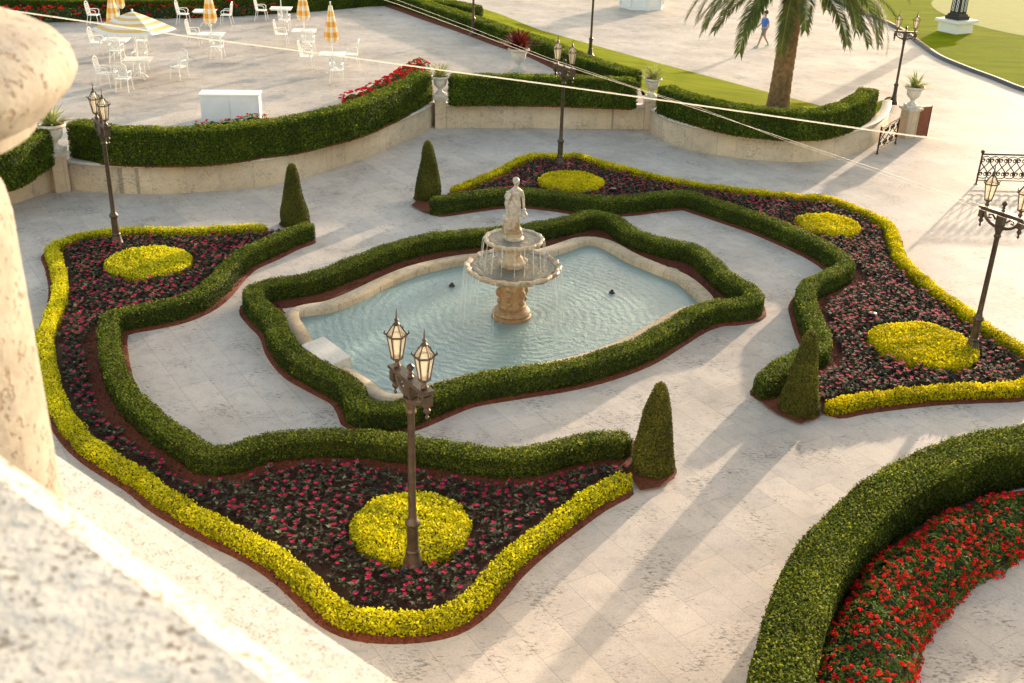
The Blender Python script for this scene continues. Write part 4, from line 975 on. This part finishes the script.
# parasol foot plates far off
for px, lb in (((145, 9), 'white round parasol foot at the far terrace edge, left one'), ((170, 9), 'white round parasol foot at the far terrace edge, second from left'), ((342, 4), 'white parasol foot standing alone near the top centre')):
    t = empty('parasol_stand', T(*px), lb, 'parasol stand', 'empty white parasol stands'); m = MB(); m.lathe([(.42, 0), (.42, .06), (.2, .13), (.05, .16)], n=20); m.build('foot', M['white'], t, True)
    m = MB(); m.tube([(0, 0, .15), (0, 0, 2.3)], .025, 8); m.build('pole', M['white'], t)
# white cabinet
ca = G(231, 121, ZT); t = empty('cabinet', (ca[0], ca[1]+.2, ZT), 'long white service cabinet behind the curved hedge', 'cabinet', rz=R(6))
m = MB(); m.box((0, 0, .42), (1.85, .62, .84)); m.build('body', M['white_panel'], t, bevel=.006)
m = MB(); m.box((0, 0, .865), (1.93, .70, .045)); m.build('top', M['white'], t, bevel=.006)
for s in (-1, 1):
    m = MB(); m.box((s*.45, -.318, .43), (.87, .016, .74)); m.build('door', M['white_panel'], t, bevel=.003)

# =================================================================== PALM
pp = G(778, 103, .62); palm = empty('palm_tree', (pp[0], pp[1], .45), 'big date palm with rough trunk and drooping fronds behind the curved hedge', 'palm tree')
TOP = Vector((.12, 0, 4.45))
m = MB(); prof = []; nr = 70; n = 30; vs = []; fs = []
for j in range(nr+1):
    u = j/nr; z = TOP.z*u; r_ = .33-.05*u+(.10*math.exp(-((u-.98)/.12)**2))+.07*math.exp(-u*14)
    for i in range(n):
        a = 2*math.pi*i/n; ph = (j*.5+i*.0); d = .045*abs(math.sin((i*.5+j*.45)*math.pi/3*1.0))+.035*abs(math.sin((i*.5-j*.45)*math.pi/3))
        vs.append((TOP.x*u+(r_+d)*math.cos(a), (r_+d)*math.sin(a), z))
for j in range(nr):
    for i in range(n): fs.append((j*n+i, j*n+(i+1) % n, (j+1)*n+(i+1) % n, (j+1)*n+i))
m.add(vs, fs); M['bark'] = simple('palm_bark', (.22, .12, .06), .85, var=.45, scale=9, bmp=1, bscale=25); m.build('trunk', M['bark'], palm, True)
def frond(az, el0, L_, droop, seed):
    r = np.random.default_rng(seed); d = np.array([math.cos(az), math.sin(az), 0]); s = np.array([-math.sin(az), math.cos(az), 0])
    p = np.array([TOP.x, 0, TOP.z-.1])+d*.25; K = 26; pts = []; el = el0
    for k in range(K+1):
        u = k/K; pts.append((p.copy(), el)); el = el0-droop*u**.9; p = p+(d*math.cos(el)+np.array([0, 0, math.sin(el)]))*L_/K
    V = []; Q = []; va = []
    for k in range(K):                        # rachis
        p0, e0 = pts[k]; p1, e1 = pts[k+1]; w0 = .035*(1-k/K)+.006; w1 = .035*(1-(k+1)/K)+.006
        for sg in (0, 1):
            n_ = np.array([-d[0]*math.sin(e0), -d[1]*math.sin(e0), math.cos(e0)])*.012*(1-2*sg)
            b = len(V); V += [p0+s*w0+n_, p0-s*w0+n_, p1-s*w1+n_, p1+s*w1+n_]; Q.append((b, b+1, b+2, b+3)); va.append(.85)
    nl = 86; c0 = r.uniform(.2, .55)
    for k in range(nl):
        u = .10+.90*k/nl; x = u*K; i = min(K-1, int(x)); f = x-i; p0 = pts[i][0]*(1-f)+pts[i+1][0]*f; e = pts[i][1]
        t_ = d*math.cos(e)+np.array([0, 0, math.sin(e)]); n_ = np.array([-d[0]*math.sin(e), -d[1]*math.sin(e), math.cos(e)])
        ll = .50*math.sin(math.pi*(.12+.80*u))**.7+.06
        for sg in (-1, 1):
            q = s*sg*(.62+r.uniform(-.1, .1))+t_*(.62+.3*u)+n_*r.uniform(.02, .3); q /= np.linalg.norm(q)
            l = ll*r.uniform(.85, 1.1); mid = p0+q*l*.5; tip = p0+q*l+np.array([0, 0, -.16*l-r.uniform(0, .1)]); wv = np.cross(q, n_); wv /= np.linalg.norm(wv)+1e-9; w_ = .021
            b = len(V); V += [p0+wv*w_*.5, p0-wv*w_*.5, mid-wv*w_, mid+wv*w_]; Q.append((b, b+1, b+2, b+3)); V += [tip+wv*.003, tip-wv*.003]; Q.append((b+3, b+2, b+5, b+4))
            c = np.clip(c0+r.normal(0, .12), 0, 1); va += [c, c]
    np_mesh('frond', [(np.array(V), np.array(Q), 0, np.array(va))], palm, [M['palm_leaf']])
k = 0
for ring, (cnt, el0, dr, L_) in enumerate(((14, .28, 1.35, 3.9), (13, .65, 2.0, 4.4), (12, 1.05, 1.9, 4.3), (8, 1.35, 1.1, 3.4))):
    for i in range(cnt):
        k += 1; frond(2*math.pi*(i+.37*ring)/cnt+rng.uniform(-.1, .1), el0+rng.uniform(-.12, .12), L_*rng.uniform(.92, 1.08), dr*rng.uniform(.9, 1.12), 200+k)

# =================================================================== FAR OBJECTS
# black openwork pillar on a white plinth
oc = G(958, 35, 0); t = empty('clock_pillar', (oc[0], oc[1]+.6, .05), 'black ornate square pillar on a white flared plinth, on the lawn at the upper right', 'pillar', rz=R(30))
m = MB(); m.box((0, 0, .32), (1.6, 1.6, .62), top=.97); m.box((0, 0, .70), (1.95, 1.95, .16)); m.build('plinth', M['white_panel'], t, bevel=.02)
m = MB(); m.box((0, 0, .88), (1.1, 1.1, .2)); m.box((0, 0, 1.04), (.98, .98, .14), top=.85)
m.box((0, 0, 2.9), (.74, .74, 3.6), top=.8); m.box((0, 0, 4.75), (.9, .9, .12)); m.lathe([(.36, 4.8), (.36, 5.4), (.1, 5.6), (.02, 5.9)], n=16); m.build('shaft', M['black_iron'], t, bevel=.01)
for k in range(4):
    a = k*math.pi/2; m = MB()
    for zz in np.arange(1.35, 4.3, .42):
        for off in (-.16, .16):
            for dz in (0, .2):
                cc = Matrix.Rotation(a, 3, 'Z') @ Vector((off, -.385+.02*(zz-1), 0)); xx = Matrix.Rotation(a, 3, 'Z') @ Vector((1, 0, 0))
                m.tube([(cc.x+xx.x*.075*math.cos(g), cc.y+xx.y*.075*math.cos(g), zz+dz+.095*math.sin(g)) for g in np.linspace(0, 6.283, 13)], .022, 5)
    m.build('scroll_panel', M['white_panel'], t)
t.scale = (.82, .82, .9)
# white octagonal planter at the top
oc = G(643, 10, 0); t = empty('planter', (oc[0], oc[1]+1.1, 0), 'big white octagonal stone planter at the top edge of the photo', 'planter', rz=R(10))
m = MB(); m.lathe([(1.35, 0), (1.35, .12), (1.28, .16), (1.22, .9), (1.38, 1.0), (1.38, 1.12), (1.15, 1.12), (1.15, .9)], n=8)
for k in range(8):
    a = k*math.pi/4; m.box((1.30*math.cos(a), 1.30*math.sin(a), .55), (.12, .12, .8), rz=a)
m.build('basin', M['white_panel'], t)
V, Q = sweep(np.array([(.9*math.cos(a), .9*math.sin(a)) for a in np.linspace(0, 6.283, 24, endpoint=False)]), [(.3, 1.0), (.25, 1.6), (0, 1.8), (-.4, 1.7), (-.85, 1.75)][::-1], True)
leafy('plant', V, Q, M['ficus'], M['core'], L=.12, W=.08, depth=.08, amp=.1, seed=71, parent=t)

# person walking on the plaza behind the palm
def person(loc, rz, label):
    t = empty('person', loc, label, 'person', rz=rz)
    J = [(0, 0, .93), (0, 0, 1.08), (0, -.01, 1.25), (0, 0, 1.42), (0, -.01, 1.50), (0, -.02, 1.60), (0, -.02, 1.70),
         (.09, 0, .88), (.11, -.16, .52), (.11, -.28, .10), (.11, -.40, .05), (-.09, 0, .88), (-.11, .12, .50), (-.11, .34, .16), (-.11, .28, .05),
         (.18, 0, 1.40), (.24, .12, 1.14), (.23, .05, .92), (.23, 0, .84), (-.18, 0, 1.40), (-.24, -.08, 1.14), (-.23, -.24, .98), (-.23, -.3, .93)]
    Ed = [(0, 1), (1, 2), (2, 3), (3, 4), (4, 5), (5, 6), (0, 7), (7, 8), (8, 9), (9, 10), (0, 11), (11, 12), (12, 13), (13, 14), (3, 15), (15, 16), (16, 17), (17, 18), (3, 19), (19, 20), (20, 21), (21, 22)]
    Rr = [.14, .12, .14, .12, .055, .085, .09, .09, .06, .042, .035, .09, .06, .042, .035, .055, .042, .032, .03, .055, .042, .032, .03]
    me = bpy.data.meshes.new('body'); me.from_pydata(J, Ed, []); o = link('body', me, M['skin'], t)
    sk = o.modifiers.new('skin', 'SKIN'); o.modifiers.new('sub', 'SUBSURF').levels = 2; o.modifiers['sub'].render_levels = 2
    for i, v in enumerate(me.skin_vertices[0].data): v.radius = (Rr[i],)*2; v.use_root = (i == 0)
    def cloth(name, js, es, rs, mat):
        m_ = bpy.data.meshes.new(name); m_.from_pydata(js, es, []); q = link(name, m_, mat, t); q.modifiers.new('skin', 'SKIN'); q.modifiers.new('sub', 'SUBSURF').render_levels = 2
        for i, v in enumerate(m_.skin_vertices[0].data): v.radius = (rs[i],)*2; v.use_root = (i == 0)
    cloth('shirt', [(0, 0, .95), (0, 0, 1.12), (0, -.01, 1.27), (0, 0, 1.42), (.18, 0, 1.40), (.235, .10, 1.18), (-.18, 0, 1.40), (-.235, -.07, 1.18)], [(0, 1), (1, 2), (2, 3), (3, 4), (4, 5), (3, 6), (6, 7)], [.165, .15, .165, .13, .08, .065, .08, .065], M['blue_cloth'])
    cloth('shorts', [(0, 0, 1.0), (0, 0, .9), (.1, -.02, .84), (.12, -.13, .58), (-.1, .02, .84), (-.12, .09, .58)], [(0, 1), (1, 2), (2, 3), (1, 4), (4, 5)], [.16, .15, .11, .09, .11, .09], M['grey_cloth'])
    m = MB(); m.ball((0, .015, 1.70), .105, 10, sz=1.0); m.build('hair', M['hair'], t, True)
    for x, y, z in ((.11, -.36, .045), (-.11, .30, .07)):
        m = MB(); m.box((x, y, z), (.095, .27, .08), top=.8); m.build('shoe', M['shoe'], t, bevel=.02)
    m = MB()
    for s in (-1, 1):
        m.tube([(s*.035, -.105, 1.665), (s*.035, -.112, 1.665)], .010, 5)
    m.tube([(0, -.11, 1.65), (0, -.135, 1.62)], .012, 5); m.build('face', M['hair'], t)
    return t
person(tuple(G(762, 47.5, 0)), R(-80), 'person in blue shirt and grey shorts walking on the plaza behind the palm')

# =================================================================== CABLES
def cable(pts, dist, r_, label):
    P_ = [at_dist(x, y, dist) for x, y in pts]; m = MB(); m.tube([tuple(p) for p in P_], r_, 6); tag(m.build('cable', M['cable'], None, True), label, 'cable')
cable([(-400, -38), (-200, -14), (0, 9), (200, 38), (333, 55), (456, 72), (550, 84.5), (700, 105.5), (877, 131), (1024, 150), (1300, 184)], 7.0, .0044, 'thick bright cable crossing the whole view from left to right')
cable([(330, -18), (400, 5), (467, 30), (550, 61), (633, 87.5), (691, 107), (784, 138), (877, 169), (964, 199), (1100, 246)], 9.0, .0015, 'thin pale cable slanting down from the top centre towards the right railing')
cable([(330, -22), (400, 1), (467, 26), (550, 58.5), (633, 86.5), (700, 108), (784, 140), (877, 172), (1100, 252)], 9.3, .0011, 'thinnest pale cable running just above its twin at the top centre')

# =================================================================== BALCONY IN FRONT
E1 = G(53, 449, 8.4); E2 = G(405, 683, 8.4); dv = (E2-E1)[:2]; dv /= np.linalg.norm(dv); nv = np.array([dv[1], -dv[0]])   # towards the building
if nv@(np.array([0, 0])-E1[:2]) < 0: nv = -nv
rzb = math.atan2(dv[1], dv[0])
# horizontal world direction nv points at the building
A0 = E1[:2]-dv*6; mid_b = A0+dv*9+nv*6.2
t = empty('building', (mid_b[0], mid_b[1], 0), 'pale stone building wing below the camera with a pitted ledge in the lower left corner', 'building', rz=rzb)
def ybox(m, x0, x1, o0, o1, z0, z1):      # along dv (from E1), off edge towards building
    sg = 1 if (np.array([-dv[1], dv[0]])@nv) > 0 else -1
    c = Vector(((x0+x1)/2, sg*(o0+o1)/2, (z0+z1)/2)); m.box(c, (x1-x0, o1-o0, z1-z0)); return m
def loc_xy(p):       # world -> building-local
    d_ = np.array(p[:2])-np.array([mid_b[0], mid_b[1]]); return np.array([d_@dv, d_@np.array([-dv[1], dv[0]])])
sg = 1 if (np.array([-dv[1], dv[0]])@nv) > 0 else -1
e_loc = loc_xy(E1); off0 = e_loc[1]*sg        # local offset of the ledge edge
m = MB(); m.box((0, sg*(off0+.46), 8.30), (24, .92, .20)); m.box((0, sg*(off0+.50), 8.12), (24, .84, .16)); m.build('ledge', M['coral'], t, bevel=.015)
m = MB(); m.box((0, sg*(off0+6.5), 4.0), (24, 12.0, 8.0)); m.box((0, sg*(off0+6.5), 8.2), (24, 11.6, .3)); m.build('wall', M['coral'], t)
for k in range(5):
    m = MB(); m.box((-9+4.5*k, sg*(off0+.48), 4.6), (1.5, .06, 2.6)); m.build('window', M['black_iron'], t)
# handrail
Rl1 = G(0, 470, 9.25)
_d2 = (G(285, 683, 9.25)-Rl1)[:2]; rzr = math.atan2(_d2[1], _d2[0])
hb = empty('balustrade', (Rl1[0], Rl1[1], 8.4), 'blurred weathered stone balustrade rail right in front of the camera at lower left', 'balustrade', rz=rzr)
m = MB(); n = 5
prof = [(0.0, -.16), (0.0, -.10), (.012, -.085), (.012, -.055), (.035, -.045), (.05, -.012), (.075, 0), (.26, 0), (.285, -.012), (.30, -.045), (.325, -.055), (.325, -.16)]
vs = [(x, sg*o, .85+z) for x in (-1.2, 3.5) for o, z in [(a_-.065, b_) for a_, b_ in prof]]; k = len(prof)
m.add(vs, [(i, i+1, k+i+1, k+i) for i in range(k-1)]+[(k-1, 0, k, 2*k-1), tuple(range(k-1, -1, -1)), tuple(range(k, 2*k))]); m.build('handrail', M['coral_rough'], hb)
for i in range(12):
    m = MB(); m.lathe([(.07, .0), (.07, .06), (.045, .08), (.05, .12), (.085, .24), (.08, .32), (.045, .48), (.04, .56), (.06, .60), (.07, .62), (.07, .695)], (-1.0+.38*i, sg*.165, 0), 14); m.build('baluster', M['coral_rough'], hb, True)
# pier and finial
Q0 = at_dist(-3, 228, 2.0)
zt = at_dist(3, 178, 2.02)[2]
pb_ = empty('balcony_pier', (Q0[0]-.32, Q0[1]+.0, 8.4), 'tall blurred stone pier at the left edge of the photo', 'pier')
m = MB(); hp = zt-8.4
vdir = Q0[:2]/np.linalg.norm(Q0[:2])
m.lathe([(.0 + .318, 0), (.318, hp-.10), (.312, hp-.05), (.29, hp-.018), (.25, hp), (.001, hp+.004)], n=40); m.build('shaft', M['coral_pier'], pb_, True)
pc_ = Vector((Q0[0]-.32, Q0[1]+.0, zt))
fn = empty('stone_finial', pc_, 'bulging blurred stone finial on the balcony pier at the upper left', 'finial')
def zpx(x, y):   # height of a pixel at the finial's distance
    return at_dist(x, y, 2.0)[2]-zt
cx = None
def rad(x, y):
    p = at_dist(x, y, 2.0); return math.hypot(p[0]-pc_.x, p[1]-pc_.y)
sil = [(0, 172), (0, 150), (18, 146), (35, 139), (38, 122), (50, 119), (60, 109), (74, 93), (80, 78), (73, 62), (58, 48), (36, 39), (0, 29), (-30, 10)]
prof = [(.16, -.01)]
for x, y in sil:
    p = at_dist(x, y, 2.0); prof.append((max(.01, abs((p-np.array(pc_))@CR)-.014), p[2]-zt))
prof.append((.001, prof[-1][1]+.04))
prof[1] = (.17, prof[1][1]); prof[2] = (.18, prof[2][1])
m = MB(); m.lathe(prof, n=48); m.build('bulb', M['coral_pier'], fn, True)
